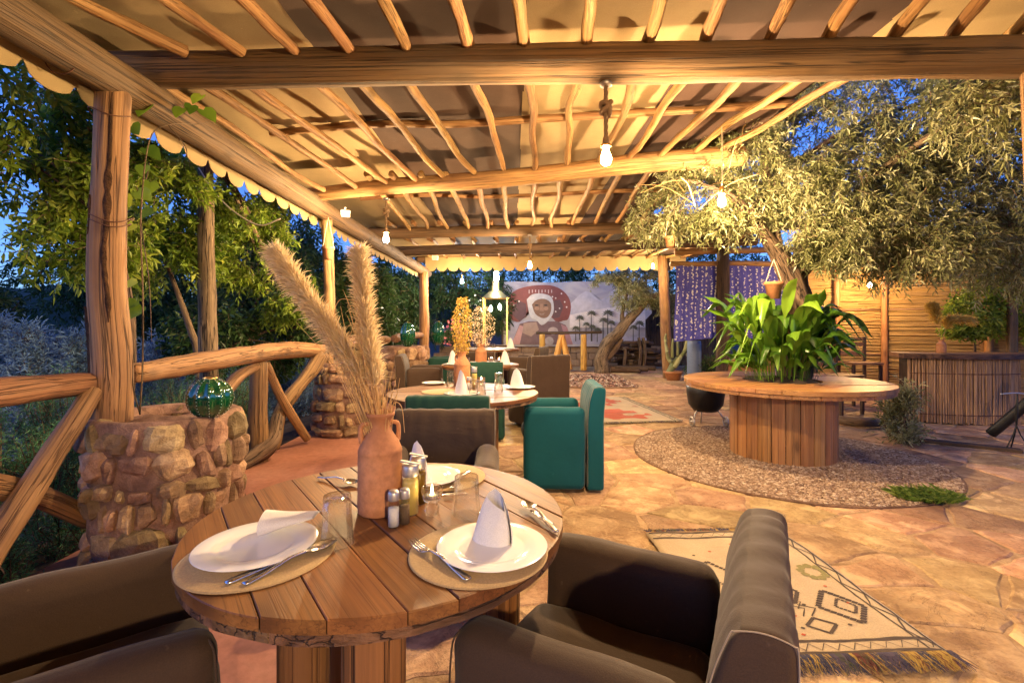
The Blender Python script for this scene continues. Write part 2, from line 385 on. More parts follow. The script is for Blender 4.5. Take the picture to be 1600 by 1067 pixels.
M['rope'] = plain('hemp_rope', (0.26, 0.17, 0.10), 0.9, nscale=120, namt=0.4, bmp=0.6)
M['cord'] = plain('pale_cord', (0.6, 0.52, 0.4), 0.8)
M['wire'] = plain('rusty_wire', (0.12, 0.05, 0.03), 0.7)
M['straw'] = plain('dry_straw', (0.52, 0.32, 0.13), 0.7, nscale=8, namt=0.25, bmp=0)
M['stone'] = rocky('field_stone', (0.19, 0.115, 0.068), (0.36, 0.23, 0.13), (0.50, 0.35, 0.215), 13, 0.9, 1.0, 0.36, 0.025)
M['mortar'] = rocky('earth_mortar', (0.18, 0.10, 0.07), (0.30, 0.175, 0.12), (0.40, 0.255, 0.18), 18, 0.95, 1.0, 0.05, 0.0)
M['flag'] = rocky('sandstone_flag', (0.33, 0.185, 0.095), (0.455, 0.285, 0.15), (0.56, 0.39, 0.22), 6.0, 0.7, 1.0, 0.30, 0.018, dist=0.03, cracks=0.7)
M['joint'] = rocky('pale_joint_mortar', (0.33, 0.21, 0.115), (0.46, 0.31, 0.175), (0.55, 0.395, 0.235), 16, 0.95, 0.9, 0.0, 0.0)
M['red_floor'] = rocky('red_earth_screed', (0.33, 0.13, 0.085), (0.42, 0.185, 0.125), (0.48, 0.24, 0.165), 2.2, 0.75, 0.25, 0.0, 0.0)
M['soil'] = rocky('garden_soil', (0.03, 0.02, 0.014), (0.06, 0.042, 0.028), (0.10, 0.07, 0.048), 6, 0.95, 1.0, 0.0, 0.0)
M['pebble'] = None
M['wall'] = rocky('mud_wall', (0.20, 0.13, 0.085), (0.30, 0.20, 0.13), (0.38, 0.26, 0.17), 3, 0.9, 0.6, 0.05, 0.0)
M['reed'] = wood('reed_cane', (0.34, 0.19, 0.06), (0.56, 0.36, 0.14), (0.68, 0.48, 0.22), 60, 3.0, 0.55, 0.3, 0.4, 0.1, knots=False)
M['bamboo'] = wood('bamboo_cane', (0.12, 0.06, 0.03), (0.33, 0.20, 0.11), (0.48, 0.31, 0.18), 40, 2.0, 0.55, 0.5, 0.5, 0.2, knots=False)
M['white'] = plain('white_plastic', (0.75, 0.74, 0.72), 0.4, bmp=0)
M['bulb'] = emit('lit_bulb', LAMP_COL, BULB)
M['leaf_lit'] = leafm('broad_leaf', (0.06, 0.12, 0.012), (0.20, 0.30, 0.03), (0.42, 0.48, 0.07), 0.45)
M['leaf_dark'] = leafm('dark_leaf', (0.015, 0.04, 0.012), (0.035, 0.08, 0.022), (0.07, 0.13, 0.035))
M['leaf_olive'] = leafm('olive_leaf', (0.09, 0.10, 0.036), (0.22, 0.235, 0.095), (0.44, 0.44, 0.25), 0.3, 0.36, 0.6)
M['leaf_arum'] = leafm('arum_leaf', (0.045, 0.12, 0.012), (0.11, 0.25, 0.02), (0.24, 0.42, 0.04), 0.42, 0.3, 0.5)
M['leaf_blue'] = leafm('blue_conifer_needle', (0.09, 0.16, 0.22), (0.19, 0.32, 0.42), (0.32, 0.48, 0.60), 0.2, 0.7)
M['leaf_rosemary'] = leafm('rosemary_needle', (0.03, 0.11, 0.05), (0.08, 0.24, 0.11), (0.15, 0.36, 0.17), 0.2, 0.6)
M['leaf_pale'] = leafm('succulent_skin', (0.16, 0.2, 0.08), (0.28, 0.32, 0.14), (0.42, 0.44, 0.22), 0.15, 0.5)
M['grass'] = leafm('grass_blade', (0.05, 0.10, 0.015), (0.12, 0.2, 0.03), (0.24, 0.3, 0.06))
M['plume'] = leafm('pampas_plume', (0.66, 0.50, 0.28), (0.80, 0.66, 0.42), (0.88, 0.77, 0.56), 0.55, 0.8, 0.1)
M['oat'] = leafm('dry_oat', (0.45, 0.28, 0.05), (0.66, 0.46, 0.10), (0.8, 0.62, 0.2), 0.35, 0.7, 0.2)
M['petal_white'] = leafm('white_petal', (0.7, 0.7, 0.66), (0.8, 0.8, 0.76), (0.85, 0.85, 0.82), 0.3, 0.6, 0.2)
M['petal_pink'] = leafm('pink_petal', (0.5, 0.12, 0.16), (0.65, 0.2, 0.22), (0.75, 0.35, 0.35), 0.3, 0.6, 0.2)
# ------------------------------------------------------------------ ground, terrace, gravel
mb = MB(); S = 160; n = 40
gx = np.linspace(-1, 1, n + 1)
for i in range(n + 1):
    for j in range(n + 1):
        x = math.copysign(abs(gx[i]) ** 2.2, gx[i]) * S; y = math.copysign(abs(gx[j]) ** 2.2, gx[j]) * S + 4
        z = -0.06
        if x < -2.6: z -= min(0.5, (-2.6 - x) * 0.5)
        d = math.hypot(x, y)
        if d > 30: z += (d - 30) * 0.02
        mb.v.append((x, y, z)); mb.lc.append((x, y, z)); mb.r.append(0)
mb.f = [[i * (n + 1) + j, (i + 1) * (n + 1) + j, (i + 1) * (n + 1) + j + 1, i * (n + 1) + j + 1] for i in range(n) for j in range(n)]
tag(mb.build('ground', M['soil']), kind='structure')
# a dark ridge of hills round the valley
mb = MB(); seg = 90
for i in range(seg + 1):
    a = 2 * PI * i / seg; h = 11 + 7 * mn.noise(Vector((math.cos(a) * 2, math.sin(a) * 2, 0.3))) + 3 * mn.noise(Vector((math.cos(a) * 9, math.sin(a) * 9, 2)))
    for (q, z) in ((105, -2), (120, h * 0.55), (138, h), (158, h * 0.6)):
        p = (q * math.cos(a), q * math.sin(a), z); mb.v.append(p); mb.lc.append(p); mb.r.append(0)
mb.f = [[i * 4 + k, i * 4 + k + 1, (i + 1) * 4 + k + 1, (i + 1) * 4 + k] for i in range(seg) for k in range(3)]
M['hill'] = rocky('hill_scrub', (0.02, 0.03, 0.02), (0.04, 0.05, 0.03), (0.07, 0.07, 0.045), 0.2, 0.95, 0.5, 0, 0)
tag(mb.build('hills', M['hill']), kind='structure')

floor = MB().box((11.4, 19.0, 0.05), (4.95, 5.5, -0.0295)).build('patio_floor', M['joint'], smooth=False)
tag(floor, kind='structure'); BASE['patio_floor'] = Vector((0, 0, 0))
mb = MB()   # the red screed strip under the left row, a low slab with an uneven free edge
pts = [(-2.32, -4.0), (-0.72, -4.0)] + [(-0.72 + 0.10 * mn.noise(Vector((y * 1.7, 3, 0))), y) for y in np.linspace(0, 13.5, 30)] + [(-2.32, 13.5)]
mb.poly([Vector((x, y, 0)) for x, y in pts], -0.08, 0.003)
tag(mb.build('earth_path', M['red_floor'], smooth=False), kind='structure')

def voronoi_cells(seeds, reach, bound):
    out = []
    S2 = [Vector((a, b)) for a, b in seeds]
    for i, p in enumerate(S2):
        poly = [p + Vector(q) for q in ((-bound, -bound), (bound, -bound), (bound, bound), (-bound, bound))]
        for j, q in enumerate(S2):
            if i == j or (q - p).length > reach: continue
            mid = (p + q) / 2; d = q - p; new = []
            for k in range(len(poly)):
                A, B = poly[k], poly[(k + 1) % len(poly)]
                sa, sb = (A - mid).dot(d), (B - mid).dot(d)
                if sa <= 0: new.append(A)
                if sa * sb < 0: new.append(A + (B - A) * (sa / (sa - sb)))
            poly = new
            if not poly: break
        out.append(poly)
    return out
def vis_floor(x, y):
    return abs(x) < 1.1 * y + 0.5
GC = Vector((2.45, 4.40)); GRX = 1.285
seeds = []
tries = 0
while tries < 30000 and len(seeds) < 345:
    tries += 1
    x = rng.uniform(-0.9, 7.2); y = rng.uniform(0.7, 13.2)
    if not vis_floor(x, y): continue
    d = (0.20 + 0.030 * y) * rng.choice((0.7, 1.0, 1.25, 1.7))
    if all(((x - a) / 1.35) ** 2 + (y - b) ** 2 > d * d for a, b in seeds): seeds.append((x, y))
cells = voronoi_cells(seeds, 2.2, 0.75)
for i, (poly, sd) in enumerate(zip(cells, seeds)):
    if len(poly) < 3: continue
    c = sum(poly, Vector((0, 0))) / len(poly)
    if c.x < -0.72: continue
    if (c - GC).length < GRX - 0.28: continue
    g = rng.uniform(0.007, 0.016)
    pts = []
    for k in range(len(poly)):
        A, B = poly[k], poly[(k + 1) % len(poly)]
        if (B - A).length < 0.03: continue
        m = max(1, int((B - A).length / 0.06))
        for t in range(m): pts.append(A.lerp(B, t / m))
    if len(pts) < 4: continue
    ring = []
    for p in pts:
        d = (p - c); L = d.length
        q = c + d * max(0.3, (L - g * 1.3) / L)
        w = 0.03
        q = q + Vector((mn.noise(Vector((q.x * 5, q.y * 5, i))), mn.noise(Vector((q.x * 5, q.y * 5, i + 50))))) * w + Vector((mn.noise(Vector((q.x * 19, q.y * 19, i))), mn.noise(Vector((q.x * 19, q.y * 19, i + 50))))) * 0.012
        ring.append(q)
    ns = len(ring); zt = rng.uniform(0.0005, 0.004); tx, ty = rng.uniform(-.004, .004), rng.uniform(-.004, .004)
    vs = []; 
    def zz(q): return zt + (q.x - c.x) * tx + (q.y - c.y) * ty
    inner = [c + (q - c) * max(0.5, ((q - c).length - 0.012) / (q - c).length) for q in ring]
    vs = [(q.x, q.y, zz(q)) for q in inner] + [(q.x, q.y, zz(q) - 0.006) for q in ring] + [(q.x, q.y, -0.03) for q in ring]
    fs = [list(range(ns))] + [[k, k + ns, (k + 1) % ns + ns, (k + 1) % ns] for k in range(ns)] + [[k + ns, k + 2 * ns, (k + 1) % ns + 2 * ns, (k + 1) % ns + ns] for k in range(ns)]
    fs = [f[::-1] if False else f for f in fs]
    b = MB().add(vs, fs, [(v[0] + i * 3.7, v[1] + i * 1.3, v[2]) for v in vs])
    b.build('flagstone', M['flag'], floor, smooth=False)

# gravel bed: a shallow disc of soil with loose pebbles
m_, nt, b_, o_ = new_mat('gravel_pebble')
a_ = nd(nt, 'ShaderNodeAttribute', attribute_name='rnd')
cc = ramp(nt, a_.outputs['Fac'], [(0.0, (0.17, 0.11, 0.075)), (0.4, (0.30, 0.205, 0.14)), (0.8, (0.39, 0.285, 0.2)), (1.0, (0.5, 0.42, 0.33))])
nt.links.new(cc, b_.inputs['Base Color']); b_.inputs['Roughness'].default_value = 0.85
M['pebble'] = m_
mb = MB(); ring = []
for k in range(72):
    a = 2 * PI * k / 72; q = GRX * (1 + 0.025 * mn.noise(Vector((math.cos(a) * 2, math.sin(a) * 2, 8))))
    ring.append(Vector((GC.x + q * math.cos(a), GC.y + q * math.sin(a), 0)))
mb.poly(ring, -0.03, 0.011)
gb = mb.build('gravel_bed', rocky('gravel_soil', (0.13, 0.075, 0.05), (0.22, 0.13, 0.085), (0.3, 0.19, 0.12), 30, 0.95, 1.0, 0, 0), smooth=False); tag(gb, kind='structure')
def pebbles(name, cx, cy, rad, n, smin, smax, z, parent=None, squash=0.6):
    bm = bmesh.new(); bmesh.ops.create_icosphere(bm, subdivisions=1, radius=1.0)
    P = np.array([v.co[:] for v in bm.verts]); FF = np.array([[v.index for v in f.verts] for f in bm.faces]); bm.free()
    k = len(P)
    r_ = rad * np.sqrt(nrg.rand(n)); a = nrg.rand(n) * 2 * PI
    c = np.stack([cx + r_ * np.cos(a), cy + r_ * np.sin(a), np.full(n, z)], 1)
    s = smin + (smax - smin) * nrg.rand(n) ** 2.2
    V = P[None] * (0.75 + 0.5 * nrg.rand(n, k, 1)) * s[:, None, None]
    V = V * np.stack([1 + 0.4 * nrg.rand(n), 1 + 0.2 * nrg.rand(n), np.full(n, squash)], 1)[:, None]
    th = nrg.rand(n) * 2 * PI; co, si = np.cos(th)[:, None], np.sin(th)[:, None]
    V = np.stack([V[..., 0] * co - V[..., 1] * si, V[..., 0] * si + V[..., 1] * co, V[..., 2]], 2) + c[:, None]
    FC = (FF[None] + (np.arange(n) * k)[:, None, None]).reshape(-1, 3)
    return mesh_np(name, V.reshape(-1, 3), FC, M['pebble'], parent, None, np.repeat(nrg.rand(n), k), False)
tag(pebbles('gravel', GC.x, GC.y, GRX * 0.985, 26000, 0.0045, 0.013, 0.012), kind='stuff')

# ------------------------------------------------------------------ stone planters
def stone_mesh(w, h, d, seed):
    "one rough stone in a local frame: x along the ring, y outwards, z up"
    nu, nv = 12, 7; vs = []; fs = []
    ex = rng.uniform(0.5, 0.85)
    def sp(c): return math.copysign(abs(c) ** ex, c)
    for j in range(nv + 1):
        ph = -PI / 2 + PI * j / nv
        for i in range(nu):
            th = 2 * PI * i / nu
            p = Vector((w / 2 * sp(math.cos(ph)) * sp(math.cos(th)), d / 2 * sp(math.cos(ph)) * sp(math.sin(th)), h / 2 * sp(math.sin(ph))))
            q = Vector((p.x / w, p.y / d, p.z / h)) * 2.6 + Vector((seed, seed * 1.7, seed * 0.3))
            p *= 1 + 0.34 * mn.noise(q * 0.8) + 0.13 * mn.noise(q * 2.4)
            vs.append(p)
    for j in range(nv):
        for i in range(nu):
            i2 = (i + 1) % nu
            fs.append([j * nu + i, j * nu + i2, (j + 1) * nu + i2, (j + 1) * nu + i])
    return vs, fs
def planter(name, label, cx, cy, rad, h, sc=1.0):
    t = thing(name, label, 'planter', (cx, cy, 0), 'round stone planters along the railing')
    mb = MB(); prof = []
    for k in range(10): prof.append((rad - 0.016, h * k / 9))
    prof += [(rad - 0.03, h + 0.012), (rad - 0.08, h + 0.006), (rad - 0.11, h - 0.035)]
    mb.lathe(prof, 44, (cx, cy, 0), jit=0.06); mb.build('mortar_core', M['mortar'], t)
    mb = MB(); ns = 40
    vs = [(cx, cy, h - 0.03)]; fs = []
    for rr in (0.35, 0.7, 1.0):
        for k in range(ns):
            a = 2 * PI * k / ns; x = (rad - 0.08) * rr * math.cos(a); y = (rad - 0.08) * rr * math.sin(a)
            vs.append((cx + x, cy + y, h - 0.035 + 0.05 * mn.noise(Vector((x * 7, y * 7, cx))) + (0.02 if rr < 0.5 else 0)))
    for k in range(ns):
        fs.append([0, 1 + k, 1 + (k + 1) % ns])
        for r_ in range(2): fs.append([1 + r_ * ns + k, 1 + (r_ + 1) * ns + k, 1 + (r_ + 1) * ns + (k + 1) % ns, 1 + r_ * ns + (k + 1) % ns])
    MB().add(vs, fs).build('planter_soil', M['mortar'], t)
    z = 0.0; row = 0
    while z < h - 0.02:
        rh = min(rng.uniform(0.085, 0.145) * sc, h - z)
        if h - z - rh < 0.035: rh = h - z
        a = rng.uniform(0, 1); end = a + 2 * PI
        while a < end - 0.08:
            w = rng.choice((0.05, 0.075, 0.11, 0.14, 0.18, 0.23)) * rng.uniform(.85, 1.15) * sc; da = w / rad
            if end - a - da < 0.07 * sc / rad: da = end - a; w = da * rad
            hh = rh * rng.uniform(0.72, 1.12)
            vs, fs = stone_mesh(w * 1.02, hh * 1.05, rng.uniform(0.10, 0.15) * sc, rng.uniform(0, 99))
            am = a + da / 2; rr = rad - 0.045 + rng.uniform(-0.012, 0.014)
            Mx = Rz(am - PI / 2) @ Ry(rng.uniform(-0.24, 0.24))
            zc = z + rh / 2 + rng.uniform(-0.018, 0.018)
            if zc + hh / 2 > h + 0.0: zc = h - hh / 2
            c = Vector((cx + rr * math.cos(am), cy + rr * math.sin(am), zc))
            MB().add([c + Mx @ p for p in vs], fs).build('stone', M['stone'], t, smooth=False)
            a += da + rng.uniform(0.0, 0.05)
        z += rh; row += 1
    return t
planter('stone_planter', 'nearest and largest-looking round fieldstone planter, holding the split log post and the green cactus lantern', -1.85, 2.56, 0.345, 0.73)
planter('stone_planter', 'fieldstone planter behind the tall pampas plumes, where the bark railing ends', -1.86, 5.42, 0.36, 0.79, 1.25)
planter('stone_planter', 'far fieldstone planter behind the brown armchair, topped by a green glass cactus', -1.82, 7.95, 0.37, 0.86, 1.5)

# ------------------------------------------------------------------ pergola
perg = thing('pergola', 'long log pergola with cream and brown striped canvas roof over the dining terrace', 'pergola', (0, 6, 0))
def beam(p0, p1, r, seed, mat='beam', sides=14, name='beam', wob=0.012, n=18, rough=0.05, radii=None):
    p0, p1 = Vector(p0), Vector(p1); m = []
    for i in range(6):
        t = i / 5; q = p0.lerp(p1, t)
        if 0 < i < 5: q += Vector((mn.noise(Vector((seed, t * 3, 1))), mn.noise(Vector((seed, t * 3, 2))), mn.noise(Vector((seed, t * 3, 3))))) * wob * 2
        m.append(q)
    return MB().tube(m, radii or r, sides, n, rough, seed, freq=2.2).build(name, M[mat], perg)
beam((-2.08, -4.0, 2.475), (-2.045, 11.5, 2.48), 0.1, 1.3, n=56)                       # the long left plate
beam((-2.32, 2.70, 2.655), (2.78, 2.36, 2.545), 0.098, 4.1, n=22)                      # first cross beam
beam((-2.16, 4.92, 2.555), (2.0, 4.12, 2.69), 0.082, 7.7, 'rafter', n=22, wob=0.02, radii=[0.07, 0.08, 0.085, 0.09])
beam((-2.25, 7.25, 2.61), (4.25, 6.9, 2.69), 0.085, 9.4, n=22)
beam((-2.25, 8.75, 2.58), (4.25, 8.25, 2.69), 0.09, 12.2, 'darkwood', n=22)
beam((-2.25, 11.3, 2.80), (4.35, 11.1, 2.90), 0.085, 15.1, n=22)
beam((-2.5, 0.1, 2.60), (3.6, -0.1, 2.60), 0.09, 22.0); beam((-2.5, -2.4, 2.60), (3.6, -2.4, 2.60), 0.09, 23.0)                                 # above the camera
# thin purlins crossing over the rafters
for (a, b, r, s) in (((-2.0, 3.93, 2.80), (2.05, 3.45, 2.825), 0.03, 31), ((-1.9, 5.95, 2.80), (2.05, 5.55, 2.80), 0.026, 32), ((-1.9, 8.0, 2.80), (4.2, 7.8, 2.83), 0.026, 33), ((-1.9, 10.0, 2.84), (4.2, 9.8, 2.84), 0.026, 34), ((-2.4, 1.75, 2.775), (3.6, 1.65, 2.775), 0.03, 35)):
    beam(a, b, r, s, 'rafter', 8, 'purlin', 0.03, 10, 0.12)
def rafter(a, b, r0, r1, seed, wob=0.03):
    m = []
    for i in range(6):
        t = i / 5; q = Vector(a).lerp(Vector(b), t)
        if i not in (0, 5): q += Vector((mn.noise(Vector((seed * 1.3, t * 2.4, 1))), 0, 0.35 * mn.noise(Vector((seed, t * 2.4, 3))))) * wob * 2
        m.append(q)
    MB().tube(m, [r0, r0 * 0.98, r1], 10, 7, 0.19, seed, freq=7).build('rafter', M['rafter'], perg)
sd = 40
# bay over the camera: measured far ends, running back past the camera
for (x1, x0) in ((290, 90), (378, 240), (463, 360), (550, 475), (640, 585), (735, 700), (820, 808), (915, 920), (1008, 1030), (1095, 1135), (1192, 1240), (1280, 1345), (1375, 1460), (1465, 1548), (1552, 1655)):
    sd += 1; A = W(x1, 92, 2.545); z = A.z + 0.035; B = W(x0, 0, 2.545 * 418 / 510); d = (A - B); d.z = 0; d.normalize()
    rafter(Vector((A.x, A.y, z)), Vector((A.x, A.y, z)) - d * 2.0 + Vector((0, 0, 0.06)), 0.031, 0.04, sd, 0.02)
# second bay
for (x0, y0, x1, y1) in ((281, 150, 506, 300), (345, 150, 555, 295), (412, 148, 603, 287), (509, 145, 650, 283), (577, 144, 692, 278), (653, 142, 741, 273), (744, 138, 787, 267), (825, 138, 836, 266), (905, 138, 886, 258), (984, 134, 936, 254), (1069, 133, 984, 247), (1147, 133, 1033, 245), (1237, 131, 1088, 238), (1300, 131, 1132, 232)):
    sd += 1; Yb = 4.86 + (x1 - 490) / 650 * (4.12 - 4.86) - 0.085
    A = W(x0, y0, 3.05); B = W(x1, y1 - 3, Yb); A.z = 2.755; A.x = (x0 - 800) / F * (F * 1.555 / (510 - y0)); A.y = F * 1.555 / (510 - y0)
    d = (A - B).normalized(); rafter(B, A + d * 0.35, 0.026, 0.034, sd, 0.035)
# third bay
for (x0, y0, x1, y1) in ((585, 312, 640, 360), (622, 306, 668, 358), (665, 302, 699, 358), (702, 298, 732, 357), (745, 292, 762, 357), (790, 286, 794, 357), (834, 282, 831, 354), (876, 279, 862, 355), (922, 276, 895, 351), (967, 272, 931, 349), (1014, 269, 964, 349), (1062, 266, 1000, 349)):
    sd += 1; A = W(x0, y0, 4.85); B = W(x1, y1 - 2, 7.0)
    A.z = max(A.z, 2.66); d = (A - B).normalized(); rafter(B, A + d * 0.3, 0.027, 0.033, sd, 0.026)
# far bays
for i in range(16):
    x = -1.85 + i * 0.385; sd += 1
    if True: rafter((x + 0.05, 8.45, 2.72), (x, 7.0, 2.74), 0.03, 0.034, sd, 0.05)
    sd += 1; rafter((x + rng.uniform(-.05, .05), 11.0, 2.80), (x, 8.5, 2.775), 0.03, 0.034, sd, 0.05)
# canvas strips: each a sheet that sags between the rafters
def canvas(x0, x1, y0, y1, mat, seed):
    nx, ny = max(6, int((x1 - x0) / 0.07)), max(8, int((y1 - y0) / 0.09)); vs = []
    for j in range(ny + 1):
        for i in range(nx + 1):
            x = x0 + (x1 - x0) * i / nx; y = y0 + (y1 - y0) * j / ny
            z = 2.862 + 0.012 * mn.noise(Vector((x * 3.2, y * 0.9, seed))) + 0.007 * mn.noise(Vector((x * 9, y * 2.2, seed + 5))) + 0.0035 * math.sin((x * 2.2 + y) * 9 + 5 * mn.noise(Vector((x, y, 3))))
            vs.append((x, y, z))
    fs = [[j * (nx + 1) + i, j * (nx + 1) + i + 1, (j + 1) * (nx + 1) + i + 1, (j + 1) * (nx + 1) + i] for j in range(ny) for i in range(nx)]
    MB().add(vs, fs, [(v[0], v[1], v[2]) for v in vs]).build('canvas_panel', M[mat], perg)
canvas(-2.5, -1.18, -4.0, 11.4, 'cream', 1); canvas(-1.19, 0.085, -4.0, 11.4, 'brown', 2); canvas(0.075, 1.095, -4.0, 11.4, 'cream', 3); canvas(1.085, 2.06, -4.0, 11.4, 'brown', 4)
canvas(2.05, 3.7, -4.0, 2.96, 'cream', 5); canvas(2.05, 3.1, 7.0, 11.4, 'cream', 6); canvas(3.09, 4.4, 7.0, 11.4, 'brown', 7)
def valance(p0, p1, top, notch, tip, n, seed, mat='cream'):
    p0, p1 = Vector(p0), Vector(p1); d = p1 - p0; L = d.length; d.normalize(); nr = Vector((-d.y, d.x, 0)); vs, fs, lc = [], [], []
    K = 8; cols = n * K; rows = 4
    for c in range(cols + 1):
        t = c / cols; u = (c % K) / K if c < cols else 1.0
        bot = notch - (notch - tip) * math.sqrt(max(0.0, 1 - (2 * u - 1) ** 2)) * (0.92 + 0.16 * mn.noise(Vector((c // K * 3.1, seed, 0))))
        for r_ in range(rows + 1):
            z = top + (bot - top) * r_ / rows
            off = 0.016 * mn.noise(Vector((t * L * 3.0, z * 2, seed))) * (r_ / rows + 0.2) + 0.012 * math.sin(t * L * 5 + seed) * r_ / rows
            p = p0 + d * (t * L) + nr * off; vs.append((p.x, p.y, z)); lc.append((t * L, z, seed))
    for c in range(cols):
        for r_ in range(rows):
            a = c * (rows + 1) + r_; fs.append([a, a + 1, a + rows + 2, a + rows + 1])
    # a doubled hem gives the cloth its thickness
    k = len(vs); vs += [(v[0] + nr.x * 0.004, v[1] + nr.y * 0.004, v[2]) for v in vs]; lc += lc; fs += [[q + k for q in f[::-1]] for f in fs]
    MB().add(vs, fs, lc).build('valance', M[mat], perg)
valance((-2.20, -1.8, 0), (-2.17, 2.60, 0), 2.62, 2.395, 2.305, 18, 1)
valance((-2.17, 2.63, 0), (-2.12, 11.3, 0), 2.62, 2.385, 2.295, 36, 2)
valance((-2.05, 11.2, 0), (4.05, 11.02, 0), 2.84, 2.60, 2.49, 23, 3)
# posts
def post(pts, radii, seed, mat='post', sides=16, rough=0.08, name='post'):
    return MB().tube(pts, radii, sides, 8, rough, seed, freq=3.2).build(name, M[mat], perg)
p1 = post([(-2.075, 2.43, 0.55), (-2.05, 2.43, 0.95), (-2.085, 2.44, 1.4), (-2.075, 2.44, 1.9), (-2.06, 2.45, 2.42)], [0.097, 0.085, 0.082, 0.076, 0.074], 3.3, sides=22, rough=0.05)
def bark_patch(name, z0, z1, ac, aw, seed, nz=46, na=7, lift=0.004):
    P = catmull([(-2.075, 2.43, 0.55), (-2.05, 2.43, 0.95), (-2.085, 2.44, 1.4), (-2.075, 2.44, 1.9), (-2.06, 2.45, 2.42)], 30)
    zs = [p.z for p in P]; vs, fs = [], []
    for k in range(nz + 1):
        z = z0 + (z1 - z0) * k / nz; x = np.interp(z, zs, [p.x for p in P]); y = np.interp(z, zs, [p.y for p in P]); q = np.interp(z, [.55, .95, 1.4, 1.9, 2.42], [.097, .085, .082, .076, .074])
        e = math.sin(PI * k / nz) ** 0.4
        c = ac + 0.22 * mn.noise(Vector((z * 3.5, seed, 0))); w = max(.015, aw * e * (0.55 + 0.9 * abs(mn.noise(Vector((z * 8, seed, 4))))))
        for i in range(na):
            a = c + w * (2 * i / (na - 1) - 1) + 0.03 * mn.noise(Vector((z * 30, i, seed))); s = math.sin(PI * i / (na - 1))
            r_ = q * 1.012 + lift * (s * 2.2 - 0.9) + 0.004 * s * mn.noise(Vector((z * 40, i * 1.3, seed)))
            vs.append((x + r_ * math.cos(a), y + r_ * math.sin(a), z))
    fs = [[k * na + i, k * na + i + 1, (k + 1) * na + i + 1, (k + 1) * na + i] for k in range(nz) for i in range(na - 1)]
    return MB().add(vs, fs).build(name, M['darkbark'], p1)
M['darkbark'] = rocky('old_bark_scar', (0.03, 0.014, 0.008), (0.075, 0.034, 0.016), (0.14, 0.07, 0.03), 22, 0.85, 1.2, 0, 0)
bark_patch('bark_strip', 1.22, 2.38, -0.95, 0.30, 3); bark_patch('bark_strip', 1.66, 1.86, -2.05, 0.26, 8); bark_patch('knot', 0.96, 1.3, -2.45, 0.5, 5, 30, 11, 0.007)
for z in (1.72, 1.745, 2.28):
    MB().tube([(-2.07 + 0.085 * math.cos(a), 2.44 + 0.085 * math.sin(a), z + 0.02 * math.sin(a * 2)) for a in np.linspace(0, 2 * PI, 14)], 0.0028, 5, 2).build('tie_wire', M['wire'], p1)
post([(-2.05, 5.27, 0.7), (-2.03, 5.27, 1.5), (-2.06, 5.27, 2.42)], [0.062, 0.06, 0.058], 5.5)
post([(-2.0, 10.7, 0), (-1.985, 10.7, 1.2), (-2.0, 10.7, 2.42)], [0.115, 0.11, 0.1], 6.6, 'rafter')
post([(3.63, 11.0, 0), (3.56, 11.0, 1.4), (3.5, 11.0, 2.83)], [0.125, 0.12, 0.11], 8.6, 'rafter')
post([(2.56, 2.26, 0), (2.575, 2.28, 1.2), (2.59, 2.34, 2.46)], [0.062, 0.058, 0.056], 11.3, 'rafter', rough=0.06)
# side frame that carries the blue cloth
post([(4.10, 9.2, 0), (4.10, 9.2, 2.72)], [0.13, 0.12], 13.0, 'darkwood')
beam((3.1, 9.25, 2.42), (5.6, 9.15, 2.42), 0.05, 17.0, 'rafter', 10)
beam((3.2, 9.3, 2.66), (5.7, 9.2, 2.70), 0.06, 18.0, 'rafter', 10)
# wire looped round the left plate
MB().tube([(-2.08 + 0.106 * math.cos(a), 2.16 + 0.05 * math.sin(a * .5), 2.475 + 0.106 * math.sin(a)) for a in np.linspace(0, 2 * PI, 16)], 0.003, 5, 2).build('tie_wire', M['wire'], perg)

# ------------------------------------------------------------------ log railing
def logs(parent, items):
    for (nm, pts, rad, sides, rough, seed, mat) in items:
        MB().tube(pts, rad, sides, 7, rough, seed, freq=4).build(nm, M[mat], parent)
ra = thing('log_railing', 'reddish log railing with crossed braces left of the near stone planter', 'railing', (-2.1, 1.6, 0))
logs(ra, [('rail', [(-2.12, 0.6, 0.94), (-2.1, 1.4, 0.93), (-2.11, 2.0, 0.925), (-2.1, 2.40, 0.92)], [0.062, 0.06, 0.064, 0.05], 12, 0.12, 51, 'rail'),
          ('brace', [(-2.02, 1.62, 0.05), (-2.05, 1.95, 0.43), (-2.06, 2.15, 0.66), (-2.07, 2.34, 0.88)], [0.058, 0.055, 0.048, 0.045], 12, 0.12, 52, 'post'),
          ('brace', [(-2.12, 1.3, 0.74), (-2.13, 1.75, 0.62), (-2.14, 2.1, 0.46), (-2.15, 2.42, 0.22)], [0.055, 0.056, 0.05, 0.05], 12, 0.1, 53, 'rail')])
rb = thing('log_railing', 'rough log railing with forked uprights between the near planter and the next one', 'railing', (-2.2, 4.0, 0))
